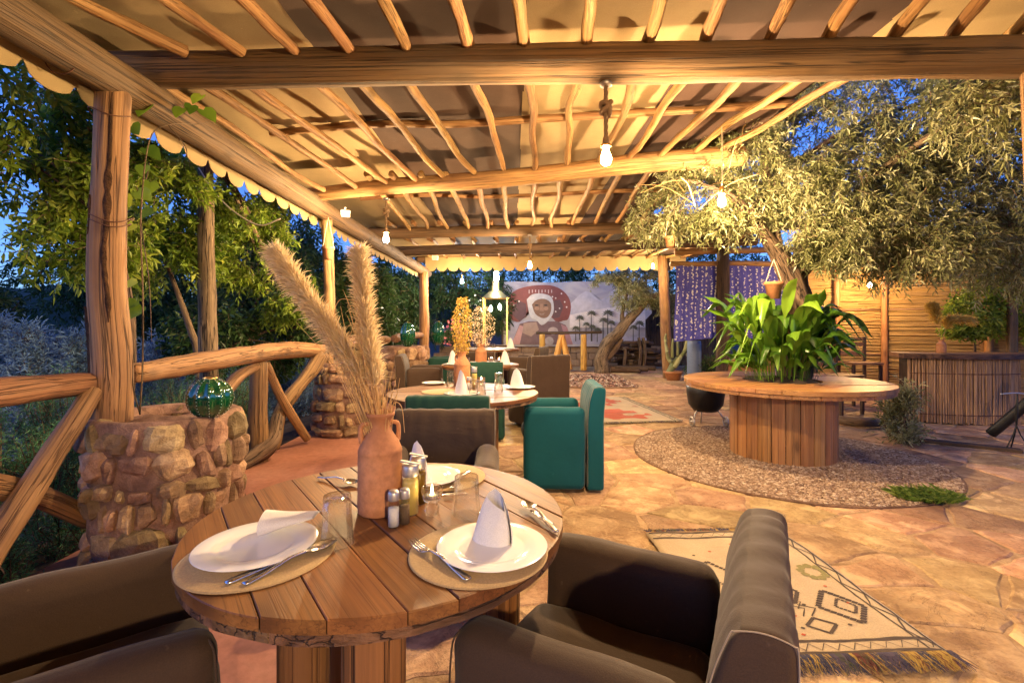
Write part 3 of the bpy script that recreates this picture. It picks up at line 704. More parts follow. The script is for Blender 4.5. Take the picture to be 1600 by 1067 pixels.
logs(rb, [('rail', [(-2.06, 2.56, 0.945), (-2.14, 3.2, 0.95), (-2.2, 3.9, 0.96), (-2.18, 4.6, 0.97), (-2.04, 5.1, 0.94)], [0.055, 0.07, 0.075, 0.08, 0.07], 12, 0.12, 54, 'rail'),
          ('upright', [(-2.26, 4.22, 0), (-2.25, 4.2, 0.45), (-2.24, 4.2, 0.88)], [0.085, 0.075, 0.07], 12, 0.12, 55, 'post'),
          ('brace', [(-2.24, 4.16, 0.86), (-2.27, 3.85, 0.75), (-2.3, 3.55, 0.45), (-2.3, 3.3, 0.1)], [0.04, 0.05, 0.05, 0.05], 10, 0.15, 56, 'post'),
          ('brace', [(-2.22, 4.28, 0.86), (-2.18, 4.5, 0.5), (-2.1, 4.85, 0.05)], [0.035, 0.045, 0.04], 10, 0.12, 57, 'rail'),
          ('forked_trunk', [(-2.03, 5.02, 0.92), (-2.1, 4.85, 0.68), (-2.24, 4.62, 0.4), (-2.3, 4.5, 0.05)], [0.08, 0.075, 0.06, 0.075], 12, 0.25, 58, 'post'),
          ('root', [(-2.2, 4.45, 0.35), (-2.17, 4.25, 0.15), (-2.25, 4.0, 0.06), (-2.3, 3.85, 0.03)], [0.06, 0.075, 0.06, 0.04], 10, 0.3, 59, 'bark')])
rc = thing('log_railing', 'short far log railing between the two rear stone planters', 'railing', (-2.05, 6.7, 0))
logs(rc, [('rail', [(-2.06, 5.7, 0.98), (-2.1, 6.6, 1.0), (-2.04, 7.7, 0.98)], [0.08, 0.075, 0.07], 12, 0.12, 61, 'rail'), ('upright', [(-2.12, 6.6, 0), (-2.1, 6.6, 0.95)], [0.07, 0.06], 10, 0.12, 62, 'post')])
rd = thing('log_railing', 'farthest log railing with thin uprights under the white flowers, behind the last planter', 'railing', (-2.1, 9.5, 0))
logs(rd, [('rail', [(-2.06, 8.3, 0.98), (-2.1, 9.4, 1.02), (-2.04, 10.6, 1.0)], [0.07, 0.075, 0.07], 12, 0.12, 63, 'rail'), ('upright', [(-2.12, 9.4, 0), (-2.1, 9.4, 0.98)], [0.07, 0.06], 10, 0.12, 64, 'post')])
# ------------------------------------------------------------------ armchairs
CW, CDp, AZ, BZ = 0.56, 0.57, 0.615, 0.765
def make_chair(cname, matname, seed):
    t = thing('armchair', '', 'armchair', (0, 0, 0)); m = M[matname]; ar = 0.112; bt = 0.12
    MB().rbox((CW - 2 * ar + 0.004, CDp - bt - 0.01, 0.345), 0.02, (0, 0.06, 0.1925), n=4, noise=0.004, seed=seed).build('base', m, t)
    MB().rbox((CW - 2 * ar - 0.004, CDp - bt + 0.0, 0.10), 0.035, (0, 0.065, 0.405), n=6, noise=0.012, nf=5, seed=seed + 1, bulge=0.05).build('seat_cushion', m, t)
    for sx in (-1, 1):
        a = MB().rbox((ar, CDp - bt, AZ - 0.02), 0.05, (sx * (CW - ar) / 2, bt / 2, (AZ + 0.02) / 2), n=9, noise=0.007, nf=7, seed=seed + 2 + sx).build('armrest', m, t)
        xe = sx * (CW / 2 - 0.008)
        mb = MB()
        mb.tube([(xe, CDp / 2 - 0.006, 0.05), (xe, CDp / 2 - 0.006, 0.35), (xe - sx * 0.002, CDp / 2 - 0.012, AZ - 0.05), (xe - sx * 0.022, CDp / 2 - 0.02, AZ - 0.012)], 0.0022, 5, 5)
        mb.build('seam', M['stitch'] if False else m, a)
    # backrest: rounded top, gathered creases across it
    yc = -(CDp - bt) / 2 - 0.01; wb_ = CW - 0.03
    def shape(p):
        x, y, z = p; k = max(0.0, (z - 0.48) / 0.29); k2 = max(0.0, (z - 0.64) / 0.125)
        y = yc + (y - yc) * (1 - 0.30 * k2 * k2) - 0.03 * k * k
        z = z - 0.020 * (abs(y - yc + 0.03 * k * k) / 0.06) ** 2 * k2
        g = (0.35 + abs(mn.noise(Vector((x * 4, z * 2, seed))))) * min(1, k * 1.3)
        wv = math.sin(x * 78 + 4.5 * mn.noise(Vector((x * 5, z * 6, seed))) + 10 * (y - yc))
        sg = 1 if y > yc else -1
        return (x, y + sg * 0.0038 * wv * g, z + 0.0032 * wv * g * (1 if k2 > 0.3 else 0))
    mb = MB(); mb.rbox((wb_, bt, BZ - 0.02), 0.02, (0, yc, (BZ + 0.02) / 2), n=26, noise=0.003, nf=9, seed=seed + 7)
    mb.v = [shape(v) for v in mb.v]; b = mb.build('backrest', m, t)
    for sx in (-1, 1):
        xe = sx * (wb_ / 2 - 0.0018); mb = MB()
        L_ = [(xe, yc - bt / 2 + 0.0025, z) for z in np.linspace(0.05, BZ - 0.006, 14)] + [(xe, yc + q, BZ - 0.0025) for q in np.linspace(-bt / 2 + .008, bt / 2 - .008, 6)] + [(xe, yc + bt / 2 - 0.0025, z) for z in np.linspace(BZ - 0.006, 0.05, 14)]
        mb.tube([shape(p) for p in L_], 0.0012, 5, 2); mb.build('seam', M['stitch'], b)
    return t
protos = {}
def put_chair(kind, x, y, face, label, scz=1.0):
    ang = math.atan2(-face[0], face[1])
    if kind not in protos: protos[kind] = make_chair('armchair', 'chair_' + kind, {'brown': 1, 'green': 5, 'teal': 9}[kind]); o = protos[kind]
    else: o = copy_tree(protos[kind])
    o.location = (x, y, 0); o.rotation_euler = (0, 0, ang); o.scale = (1, 1, scz)
    o['label'] = label; o['category'] = 'armchair'; o['group'] = 'armchairs round the tables'
    return o
put_chair('brown', 0.25, 1.03, (-0.88, 0.475), 'brown armchair right of the front table, standing on the cream rug')
put_chair('brown', -0.94, 0.945, (0.8, 0.6), 'brown armchair at the lower left of the front table, cut by the picture edge')
put_chair('brown', -0.345, 2.235, (0.03, -1), 'brown armchair facing the camera just behind the front table')
put_chair('green', -0.405, 3.265, (0.0, 1), 'green armchair back to back with the brown one behind the front table')
put_chair('teal', 0.375, 3.67, (-1, 0.03), 'bright teal armchair showing its whole side at the right of the second table')
put_chair('green', -0.36, 5.15, (0.02, -1), 'green armchair facing the camera behind the second table and its oat vase', 1.04)
put_chair('brown', -1.22, 6.35, (1, 0.1), 'brown armchair in front of the far stone planter, left of the second table', 1.08)
put_chair('brown', 0.32, 5.75, (-0.45, 0.9), 'brown armchair seen from behind at the right of the third table', 1.13)
put_chair('green', -1.28, 8.3, (1, 0.05), 'farthest green armchair, beside the far planter and the corner post', 1.08)
put_chair('brown', -0.52, 7.75, (0.05, 1), 'brown armchair behind the small third vase, at the near side of the last table', 1.05)
put_chair('brown', 0.28, 8.35, (-0.9, 0.35), 'brown armchair right of the last table, below the painted banner', 1.1)
put_chair('brown', -0.35, 10.0, (0.0, -1), 'farthest brown armchair on the banner side of the last table', 1.05)

# ------------------------------------------------------------------ tables
def strip_outline(R0, v0, v1, r_in=0.0, side=0, k=7, jit=0.0, seed=0.0):
    "outline (u,v) of the part of a disc (or ring) that lies in the strip v0..v1"
    def uo(v): return math.sqrt(max(1e-6, R0 * R0 - v * v)) * (1 + jit * mn.noise(Vector((v * 9, seed, 0))))
    def ui(v): return math.sqrt(max(0.0, r_in * r_in - v * v))
    V = [v0 + (v1 - v0) * i / (k - 1) for i in range(k)]
    if side == 0: return [(uo(v), v) for v in V] + [(-uo(v), v) for v in reversed(V)]
    if side > 0: return [(uo(v), v) for v in V] + [(ui(v), v) for v in reversed(V)]
    return [(-ui(v), v) for v in V] + [(-uo(v), v) for v in reversed(V)]
def plank_tops(t, cx, cy, ztop, th, R0, n, ang, mat, name='plank', r_in=0.0, gap=0.0022, seed0=0, tilt=None, jit=0.008, rough=0.0015):
    edges = np.linspace(-R0, R0, n + 1); edges[1:-1] += nrg.uniform(-0.14, 0.14, n - 1) * (2 * R0 / n)
    A = Rz(ang)
    for i in range(n):
        v0, v1 = edges[i] + gap / 2, edges[i + 1] - gap / 2
        if i == 0: v0 = -R0 * 0.9985
        if i == n - 1: v1 = R0 * 0.9985
        sides = (0,) if r_in <= 0 or min(abs(v0), abs(v1)) > r_in and v0 * v1 > 0 else (1, -1)
        for sd_ in sides:
            o = strip_outline(R0, v0, v1, r_in, sd_, 9, jit, seed0 + i)
            if sd_ and min(abs(a[0]) for a in o) > R0: continue
            dz = nrg.uniform(-rough, rough); m = len(o)
            cu = sum(p[0] for p in o) / m; cv = sum(p[1] for p in o) / m
            ins = [(cu + (u - cu) * (1 - 0.004 / max(0.02, abs(u - cu) + 1e-6)) if abs(u - cu) > 0.02 else u, cv + (v - cv) * (1 - 0.0014 / (abs(v1 - v0) / 2))) for u, v in o]
            vs, lc = [], []
            for ring, z in ((ins, ztop + dz), (o, ztop + dz - 0.0016), (o, ztop - th)):
                for (u, v) in ring:
                    p = A @ Vector((u, v, 0)); zz = z
                    if tilt: zz += p.x * tilt[0] + p.y * tilt[1]
                    vs.append((cx + p.x, cy + p.y, zz)); lc.append((v + (seed0 + i) * 3.1, z + (seed0 + i) * 0.7, u + (seed0 + i) * 1.9 + sd_))
            fs = [list(range(m))] + [[r_ * m + k, (r_ + 1) * m + k, (r_ + 1) * m + (k + 1) % m, r_ * m + (k + 1) % m] for r_ in (0, 1) for k in range(m)] + [list(range(3 * m - 1, 2 * m - 1, -1))]
            MB().add(vs, fs, lc).build(name, mat, t, smooth=False)
def table(label, cx, cy, z, R0, n, ang, legs, seed0, group='round tables made from cable spools'):
    t = thing('round_table', label, 'table', (cx, cy, 0), group)
    plank_tops(t, cx, cy, z, 0.024, R0, n, ang, M['table'], seed0=seed0)
    plank_tops(t, cx, cy, z - 0.026, 0.022, R0 * 0.985, max(5, n - 2), ang + PI / 2, M['table_edge'], name='under_board', seed0=seed0 + 40, jit=0.02)
    for i, (lx, ly, r) in enumerate(legs):
        MB().tube([(cx + lx, cy + ly, 0), (cx + lx, cy + ly, z / 2), (cx + lx, cy + ly, z - 0.049)], [r * 1.03, r, r], 20, 6, 0.05, seed0 + i * 2.3, freq=2).build('leg', M['tleg'], t)
    return t
T1 = (-0.331, 1.25, 0.71, 0.462)
table('front round wooden table laid with three white plates and the large pampas vase', *T1, 9, math.atan2(-0.8, 0.6), [(0.055, -0.30, 0.062), (-0.13, -0.20, 0.055), (0.29, 0.10, 0.062), (-0.2, 0.25, 0.06)], 3)
T2 = (-0.365, 3.55, 0.71, 0.56)
table('second round wooden table with the vase of golden oats', *T2, 9, 0.15, [(0.2, -0.2, 0.06), (-0.2, -0.2, 0.06), (0.2, 0.2, 0.06), (-0.2, 0.2, 0.06)], 21)
T3 = (-0.41, 6.15, 0.71, 0.5)
table('third round wooden table, holding the small vase between green and brown armchairs', *T3, 8, 0.3, [(0.2, -0.2, 0.06), (-0.2, -0.2, 0.06), (0.2, 0.2, 0.06), (-0.2, 0.2, 0.06)], 33)
T4 = (-0.42, 9.0, 0.78, 0.56)
table('last round wooden table in front of the glass lantern', *T4, 8, 0.0, [(0.2, -0.2, 0.06), (-0.2, -0.2, 0.06), (0.2, 0.2, 0.06), (-0.2, 0.2, 0.06)], 45)

# the big cable spool planted with the olive tree
SPx, SPy, SPz, SPR = 2.53, 4.45, 0.70, 0.86
sp = thing('spool_table', 'large cable spool table in the gravel circle with the olive tree growing through it', 'table', (SPx, SPy, 0))
plank_tops(sp, SPx, SPy, SPz, 0.036, SPR, 13, 0.06, M['spool'], r_in=0.33, gap=0.005, seed0=61, jit=0.01, rough=0.003)
plank_tops(sp, SPx, SPy, SPz - 0.039, 0.03, SPR * 0.985, 11, 0.06 + PI / 2, M['spool'], name='under_board', r_in=0.33, gap=0.006, seed0=80, jit=0.02)
MB().lathe([(0.46, SPz - 0.072), (0.46, SPz - 0.10), (0.445, SPz - 0.10)], 40, (SPx, SPy, 0)).build('iron_hoop', M['black_metal'], sp)
nst = 25
for k in range(nst):
    a0, a1 = 2 * PI * k / nst, 2 * PI * (k + 1) / nst; g = 0.006; rr = 0.44 + nrg.uniform(-0.005, 0.005)
    vs, lc = [], []
    for z in (0.0, SPz - 0.071):
        for (q, a) in ((rr, a0 + g), (rr + 0.003, (a0 + a1) / 2), (rr, a1 - g), (rr - 0.03, a1 - g), (rr - 0.03, a0 + g)):
            vs.append((SPx + q * math.cos(a), SPy + q * math.sin(a), z)); lc.append((q * math.cos(a - a0) * 3 + k * 2.7, rr * (a - a0) + k, z + k * 1.3))
    fs = [[i, (i + 1) % 5, (i + 1) % 5 + 5, i + 5] for i in range(5)] + [[4, 3, 2, 1, 0], [5, 6, 7, 8, 9]]
    MB().add(vs, fs, lc).build('stave', M['spool'], sp, smooth=False)
mb = MB(); mb.lathe([(0.33, SPz - 0.10), (0.33, SPz - 0.02), (0.25, SPz + 0.01), (0.12, SPz + 0.03), (0.001, SPz + 0.035)], 24, (SPx, SPy, 0), jit=0.1); mb.build('soil', M['soil'], sp)

# ------------------------------------------------------------------ bar counter with bamboo front
bx, by = 5.55, 6.35
bar = thing('bar_counter', 'curved bar counter with an upright bamboo front and a thick dark wooden top', 'bar', (bx, by, 0))
def bar_pt(t, off=0.0):   # t in 0..1 along the curved front
    a = -PI / 2 + (t - 0.5) * 1.05
    return Vector((5.62 + (1.15 + off) * math.cos(a) * 1.02 + 0.0, 7.05 + (1.15 + off) * math.sin(a), 0)) if False else Vector((4.98 + 1.22 * t + off * math.sin((t - .5) * 0.7), 6.15 - 0.30 * math.sin(PI * (0.25 + 0.6 * t)) - 0.22 * t - off * math.cos((t - .5) * 0.7), 0))
mb = MB(); k = 0; t_ = 0.0
while t_ < 1:
    w = nrg.uniform(0.010, 0.018); p = bar_pt(t_, nrg.uniform(0, 0.012)); h = 0.80
    mb.tube([(p.x, p.y, nrg.uniform(0, 0.03)), (p.x + nrg.uniform(-.008, .008), p.y, h / 2), (p.x, p.y, h)], w, 6, 2, 0.05, k, cap=False); k += 1; t_ += w * 1.9 / 1.25
tag(mb.build('bamboo_front', M['bamboo'], bar), kind='stuff')
for z in (0.12, 0.62):
    MB().tube([bar_pt(q, 0.02) + Vector((0, 0, z)) for q in np.linspace(0, 1, 9)], 0.006, 6, 3).build('tie_wire', M['wire'], bar)
o = [bar_pt(q, 0.10) for q in np.linspace(-0.06, 1.25, 16)]; back = [bar_pt(q, -0.42) for q in np.linspace(1.25, -0.06, 16)]
for i, (u0, u1) in enumerate(((0.10, -0.07), (-0.075, -0.24), (-0.245, -0.42))):
    o = [bar_pt(q, u0) for q in np.linspace(-0.06, 1.3, 16)] + [bar_pt(q, u1) for q in np.linspace(1.3, -0.06, 16)]
    MB().poly(o[::-1], 0.805, 0.865, [(p.y * 1.0 + i * 3, z, p.x + i * 7) for z in (0.86, 0.80) for p in o[::-1]]).build('counter_plank', M['table_edge'] if i == 0 else M['spool'], bar, smooth=False)
MB().poly([bar_pt(q, -0.03) for q in np.linspace(0, 1, 8)][::-1] + [bar_pt(q, -0.3) for q in np.linspace(0, 1, 8)], 0, 0.8).build('carcass', M['darkwood'], bar, smooth=False)

def stool(label, x, y, h, ang, mat='darkwood'):
    t = thing('wooden_chair', label, 'chair', (x, y, 0), 'dark wooden chairs by the reed wall'); A = Rz(ang); c = Vector((x, y, 0))
    for sx in (-1, 1):
        for sy in (-1, 1):
            top = h if sy < 0 else h + 0.42
            MB().box((0.04, 0.04, top), c + A @ Vector((sx * 0.19, sy * 0.19, top / 2)), A, seed=sx + sy * 2, bev=0.004).build('leg', M[mat], t, smooth=False)
    MB().box((0.44, 0.44, 0.035), c + A @ Vector((0, 0, h + 0.02)), A, bev=0.006).build('seat', M['spool'], t, smooth=False)
    for z in (0.16, 0.30, 0.38):
        MB().box((0.36, 0.022, 0.06), c + A @ Vector((0, 0.19, h + z)), A, bev=0.004).build('back_slat', M['spool'], t, smooth=False)
    for sx in (-1, 1): MB().box((0.025, 0.34, 0.025), c + A @ Vector((sx * 0.19, 0, h * 0.45)), A).build('stretcher', M[mat], t, smooth=False)
stool('wooden chair left of the bar counter, half behind the spool table plants', 4.55, 6.6, 0.5, 0.3)
stool('wooden chair behind the bar counter against the reed wall', 5.35, 7.3, 0.62, -0.1)
stool('wooden chair deep in the corner behind the leaning chair left of the bar', 4.45, 7.45, 0.5, -0.4)

# ------------------------------------------------------------------ rugs
def rug(name, label, x0, x1, y0, y1, ang, z, colm, th=0.012, mot=None, amp=0.009):
    c = Vector(((x0 + x1) / 2, (y0 + y1) / 2, 0)); t = thing(name, label, 'rug', (c.x, c.y, 0)); A = Rz(ang)
    w, h = x1 - x0, y1 - y0; nx, ny = int(w / 0.035) + 2, int(h / 0.035) + 2
    def surf(u, v):
        p = A @ Vector((u, v, 0)); e = 0.006 * mn.noise(Vector((u * 7 + x0, v * 7, 1)))
        return Vector((c.x + p.x + e, c.y + p.y + e, z + th + amp * mn.noise(Vector((u * 5, v * 5, z + x0)))))
    vs, lc, fs = [], [], []
    for j in range(ny + 1):
        for i in range(nx + 1):
            u, v = -w / 2 + w * i / nx, -h / 2 + h * j / ny; vs.append(surf(u, v)); lc.append((u, v, 0))
    fs = [[j * (nx + 1) + i, j * (nx + 1) + i + 1, (j + 1) * (nx + 1) + i + 1, (j + 1) * (nx + 1) + i] for j in range(ny) for i in range(nx)]
    rim = [i for i in range(nx + 1)] + [(j + 1) * (nx + 1) - 1 for j in range(1, ny + 1)] + [ny * (nx + 1) + i for i in range(nx - 1, -1, -1)] + [j * (nx + 1) for j in range(ny - 1, 0, -1)]
    k = len(vs); vs += [Vector((vs[i].x, vs[i].y, z)) for i in rim]; lc += [lc[i] for i in rim]; n = len(rim)
    fs += [[rim[q], k + q, k + (q + 1) % n, rim[(q + 1) % n]] for q in range(n)]
    MB().add(vs, fs, lc).build('rug_pile', colm, t)
    def stripe(pts, wd, mat, nm='woven_line', lift=0.0022):
        mb = MB(); P = []
        for a, b in zip(pts[:-1], pts[1:]):
            m = max(1, int((Vector(b) - Vector(a)).length / 0.03))
            P += [Vector(a).lerp(Vector(b), q / m) for q in range(m)]
        P.append(Vector(pts[-1])); vs, fs = [], []
        for i, p in enumerate(P):
            d = (P[min(i + 1, len(P) - 1)] - P[max(i - 1, 0)]).normalized(); nr = Vector((-d.y, d.x)); ww = wd / 2 * (0.8 + 0.5 * mn.noise(Vector((p.x * 40, p.y * 40, 2))))
            for s_ in (-1, 1):
                q = p + nr * ww * s_ + nr * 0.003 * mn.noise(Vector((p.x * 25, p.y * 25, 7))); o_ = surf(q.x, q.y); vs.append((o_.x, o_.y, o_.z + lift))
        fs = [[2 * i, 2 * i + 2, 2 * i + 3, 2 * i + 1] for i in range(len(P) - 1)]
        mb.add(vs, fs).build(nm, mat, t, smooth=False)
    def patch(pts, mat, nm='woven_motif', lift=0.002):
        Pz = [surf(*p) for p in pts]; cz = sum(Pz, Vector((0, 0, 0))) / len(Pz)
        vs = [(cz.x, cz.y, cz.z + lift)] + [(p.x, p.y, p.z + lift) for p in Pz]; n_ = len(Pz)
        MB().add(vs, [[0, 1 + i, 1 + (i + 1) % n_] for i in range(n_)]).build(nm, mat, t, smooth=False)
    def fringe(v_end, sgn, mats, ln=0.07, n_=260, u0=None, u1=None):
        u0 = -w / 2 if u0 is None else u0; u1 = w / 2 if u1 is None else u1
        groups = {}
        for i in range(n_):
            u = u0 + (u1 - u0) * i / n_; gi = int((0.5 + 0.5 * mn.noise(Vector((u * 11, sgn, 3)))) * len(mats) * 2.2 + rng.choice((0, 0, 0, 1))) % len(mats)
            L = ln * rng.uniform(0.7, 1.25); dx = rng.uniform(-0.035, 0.035)
            mb = groups.setdefault(gi, MB()); vs = []
            for q in range(4):
                f = q / 3; a = A @ Vector((u + dx * f * f, v_end + sgn * L * f, 0)); zz = z + th * (1 - f) + 0.006 + 0.010 * math.sin(f * 3) * rng.random()
                wq = 0.0013 * (1 - 0.5 * f); e = A @ Vector((wq, 0, 0))
                vs += [(c.x + a.x - e.x, c.y + a.y - e.y, zz), (c.x + a.x + e.x, c.y + a.y + e.y, zz + 0.001)]
            mb.add(vs, [[0, 1, 3, 2], [2, 3, 5, 4], [4, 5, 7, 6]])
        for gi, mb in groups.items(): tag(mb.build('fringe', mats[gi], t, smooth=False), kind='stuff')
    return t, stripe, patch, fringe, w, h
M['rug_cream'] = fabric('cream_wool', (0.42, 0.32, 0.20), (0.56, 0.45, 0.31), 0.95, 160, 0.7, 0.1)
M['rug_line'] = fabric('grey_brown_wool', (0.075, 0.055, 0.042), rough=0.95, weave=200)
M['rug_red'] = fabric('orange_red_wool', (0.42, 0.075, 0.025), rough=0.95, weave=200)
M['rug_green'] = fabric('olive_wool', (0.22, 0.20, 0.08), rough=0.95, weave=200)
yar = [plain('yarn_' + n_, c_, 0.9, bmp=0) for n_, c_ in (('indigo', (0.03, 0.03, 0.07)), ('gold', (0.30, 0.20, 0.05)), ('maroon', (0.10, 0.025, 0.025)), ('green', (0.045, 0.055, 0.03)), ('violet', (0.06, 0.045, 0.09)))]
t, stripe, patch, fringe, w, h = rug('berber_rug', 'cream wool rug with dark diamonds and coloured fringes under the nearest right armchair', 0.79, 1.57, 1.70, 2.72, 0.04, 0.010, M['rug_cream'])
L = M['rug_line']
for d in (0.012, 0.062): stripe([(w / 2 - d, -h / 2 + .01), (w / 2 - d, h / 2 - .01)], 0.011, L)
stripe([(w / 2 - 0.037 + 0.02 * (-1) ** k, -h / 2 + 0.04 + k * 0.085) for k in range(12)], 0.009, L)
for s_ in (-1, 1):
    for d in (0.012, 0.075): stripe([(-w / 2 + .01, s_ * (h / 2 - d)), (w / 2 - .02, s_ * (h / 2 - d))], 0.016, L)
    stripe([(-w / 2 + 0.02 + k * 0.03, s_ * (h / 2 - 0.043 + 0.018 * (-1) ** k)) for k in range(int(w / 0.03))], 0.005, L)
def diamond(cx_, cy_, a, b, lw=0.013, nn=7):
    P = [(cx_ + a, cy_), (cx_, cy_ + b), (cx_ - a, cy_), (cx_, cy_ - b), (cx_ + a, cy_)]
    for p, q in zip(P[:-1], P[1:]):
        for k in range(nn):
            m_ = Vector(p).lerp(Vector(q), (k + 0.5) / nn); patch([(m_.x - lw, m_.y), (m_.x, m_.y - lw * .8), (m_.x + lw, m_.y), (m_.x, m_.y + lw * .8)], L)
diamond(0.20, -0.22, 0.10, 0.12, 0.016); diamond(-0.2, 0.05, 0.09, 0.12); diamond(0.21, 0.30, 0.08, 0.1); diamond(0.22, -0.22, 0.045, 0.055, 0.009, 5); diamond(0.02, -0.1, 0.07, 0.09); diamond(0.03, -0.34, 0.06, 0.05, 0.01)
for k in range(9):
    a0 = k / 9 * 2 * PI; patch([(0.27 + 0.05 * math.cos(a0) + 0.022 * math.cos(q), 0.06 + 0.055 * math.sin(a0) + 0.022 * math.sin(q)) for q in (0, 1.2, 2.5, 3.8, 5)], M['rug_green'])
for k in range(7):
    stripe([(-0.05 + k * .012, -0.2 + 0.05 * (k % 3)), (-0.01 + k * .015, -0.23 + 0.05 * (k % 3)), (-0.04 + k * 0.012, -0.28 + .05 * (k % 3))], 0.007, L)
for k in range(24): u, v = rng.uniform(-.3, .33), rng.uniform(-.4, .4); patch([(u - .01, v), (u, v - .008), (u + .01, v), (u, v + .008)], M['rug_red'] if k % 2 else L)
fringe(-h / 2, -1, yar, 0.075, 900); fringe(h / 2, 1, yar, 0.05, 500)
t, stripe, patch, fringe, w, h = rug('kilim_rug', 'cream rug with orange red stepped blocks beside the teal armchair', 0.75, 2.02, 5.85, 7.9, 0.12, 0.010, M['rug_cream'])
for d in (0.02, 0.09): stripe([(w / 2 - d, -h / 2), (w / 2 - d, h / 2)], 0.022, L)
stripe([(w / 2 - 0.055 + 0.025 * (-1) ** k, -h / 2 + k * 0.07) for k in range(int(h / .07))], 0.015, M['rug_green'])
for (r0, r1) in ((-0.85, -0.1), (0.15, 0.85)):
    for k in range(4):
        v0 = r0 + (r1 - r0) * k / 4; v1 = r0 + (r1 - r0) * (k + 1) / 4 - .005; e = 0.40 - 0.13 * abs(k - 1.0 if r0 < 0 else k - 2.0)
        patch([(-w / 2 + .08, v0), (e, v0), (e, v1), (-w / 2 + .08, v1)], M['rug_red'])
for (u, v) in ((0.12, -0.6), (0.0, -0.25), (0.42, 0.0), (0.1, 0.4), (0.36, 0.62)):
    patch([(u - .06, v), (u, v - .07), (u + .06, v), (u, v + .07)], M['rug_cream'], lift=0.004)
patch([(0.38, 0.05), (0.43, 0.02), (0.48, 0.05), (0.43, 0.09)], M['rug_red'], lift=0.004)
fringe(-h / 2, -1, [yar[0], yar[4], yar[3]], 0.05, 240)
t, stripe, patch, fringe, w, h = rug('shaggy_rug', 'far speckled shaggy rug between the teal armchair and the wood pile', 1.0, 2.5, 9.2, 11.6, -0.06, 0.010, fabric('rag_wool', (0.4, 0.24, 0.16), (0.52, 0.35, 0.24), 0.95, 60, 0.8))
for k in range(2200):
    pass
n_ = 2600; u = nrg.uniform(-w / 2, w / 2, n_); v = nrg.uniform(-h / 2, h / 2, n_); cx_, cy_ = 1.75, 10.4
a = nrg.rand(n_) * 2 * PI; s_ = 0.02 + 0.025 * nrg.rand(n_)
P = np.stack([np.stack([cx_ + u + s_ * np.cos(a + q) * (1 if i % 2 else 0.45), cy_ + v + s_ * np.sin(a + q), np.full(n_, 0.024 + 0.012 * (i == 0)) + 0.012 * nrg.rand(n_)], 1) for i, q in enumerate((0, 1.57, 3.14, 4.71))], 1)
m_, nt, b_, o_ = new_mat('rag_tufts'); a_ = nd(nt, 'ShaderNodeAttribute', attribute_name='rnd')
nt.links.new(ramp(nt, a_.outputs['Fac'], [(0, (0.05, 0.03, 0.025)), (0.3, (0.16, 0.07, 0.05)), (0.55, (0.42, 0.2, 0.13)), (0.8, (0.55, 0.4, 0.28)), (1, (0.7, 0.6, 0.45))]), b_.inputs['Base Color']); b_.inputs['Roughness'].default_value = 0.95
tag(mesh_np('tufts', P.reshape(-1, 3), np.arange(n_ * 4).reshape(-1, 4), m_, t, None, np.repeat(nrg.rand(n_), 4), False), kind='stuff')

# ------------------------------------------------------------------ rope pendant lamps
def pendant(label, x, y, ztop, zbulb, rope=0.008, knot=0.03, cap=True, power=1.0, group='rope pendant bulbs'):
    t = thing('pendant_lamp', label, 'lamp', (x, y, ztop), group); c = Vector((x, y, 0)); bl = 0.085; zb = zbulb
    if cap: MB().lathe([(0.001, ztop), (0.03, ztop), (0.032, ztop - 0.004), (0.032, ztop - 0.02), (0.028, ztop - 0.024), (0.001, ztop - 0.024)], 24, c).build('ceiling_cap', M['dull_metal'], t)
    zs = zb + 0.045
    if rope > 0.004:
        mb = MB()
        for ph in (0, 2.09, 4.19):
            mb.tube([c + Vector((rope * 0.55 * math.cos(ph + i * 1.2), rope * 0.55 * math.sin(ph + i * 1.2), zs + 0.03 + (ztop - 0.02 - zs - 0.03) * i / 14)) for i in range(15)], rope * 0.62, 6, 2)
        mb.build('rope', M['rope'], t)
        zk = zs + 0.03 + (ztop - zs) * 0.48; mb = MB(); pts = []
        for i in range(30):
            a = i / 29 * 2 * PI * 2.5; pts.append(c + Vector((knot * 0.6 * math.cos(a) + 0.006 * math.sin(a * 1.7), knot * 0.6 * math.sin(a), zk + 0.03 * math.sin(a * 0.6) + 0.012 * math.cos(a * 1.5))))
        mb.tube(pts, knot * 0.38, 7, 2); mb.build('knot', M['rope'], t)
    else: MB().tube([c + Vector((0, 0, ztop)), c + Vector((0.004, 0, (ztop + zs) / 2)), c + Vector((0, 0, zs + 0.02))], 0.0035, 6, 3).build('cord', M['cord'], t)
    MB().lathe([(0.007, zs + 0.055), (0.017, zs + 0.04), (0.02, zs + 0.0), (0.014, zs - 0.004)], 16, c).build('socket', M['rope'] if rope > 0.004 else M['brass'], t)
    MB().lathe([(0.014, zs + 0.004), (0.027, zs + 0.003), (0.030, zs - 0.004), (0.027, zs - 0.008), (0.014, zs - 0.009)], 18, c, rib=0.05, nrib=9).build('collar', M['brass'], t)
    MB().lathe([(0.012, zs - 0.006), (0.0135, zs - 0.018), (0.0185, zs - 0.035), (0.0265, zs - 0.058), (0.029, zs - 0.074), (0.026, zs - 0.090), (0.016, zs - 0.102), (0.0005, zs - 0.106)], 14, c).build('bulb', M['bulb'] if power == 1 else emit('lit_bulb_' + str(power), LAMP_COL, BULB * power), t)
    return t
pendant('largest pendant bulb, on a thick knotted rope under the first cross beam', 0.5, 2.52, 2.50, 2.115, 0.011, 0.036)
pendant('pendant bulb near the left canvas edge, hanging from the second cross beam', -1.265, 4.76, 2.49, 2.10, 0.009, 0.032)
pendant('pendant bulb in the middle far bay, hanging in front of the painted banner', 0.265, 7.02, 2.56, 2.12, 0.009, 0.03)
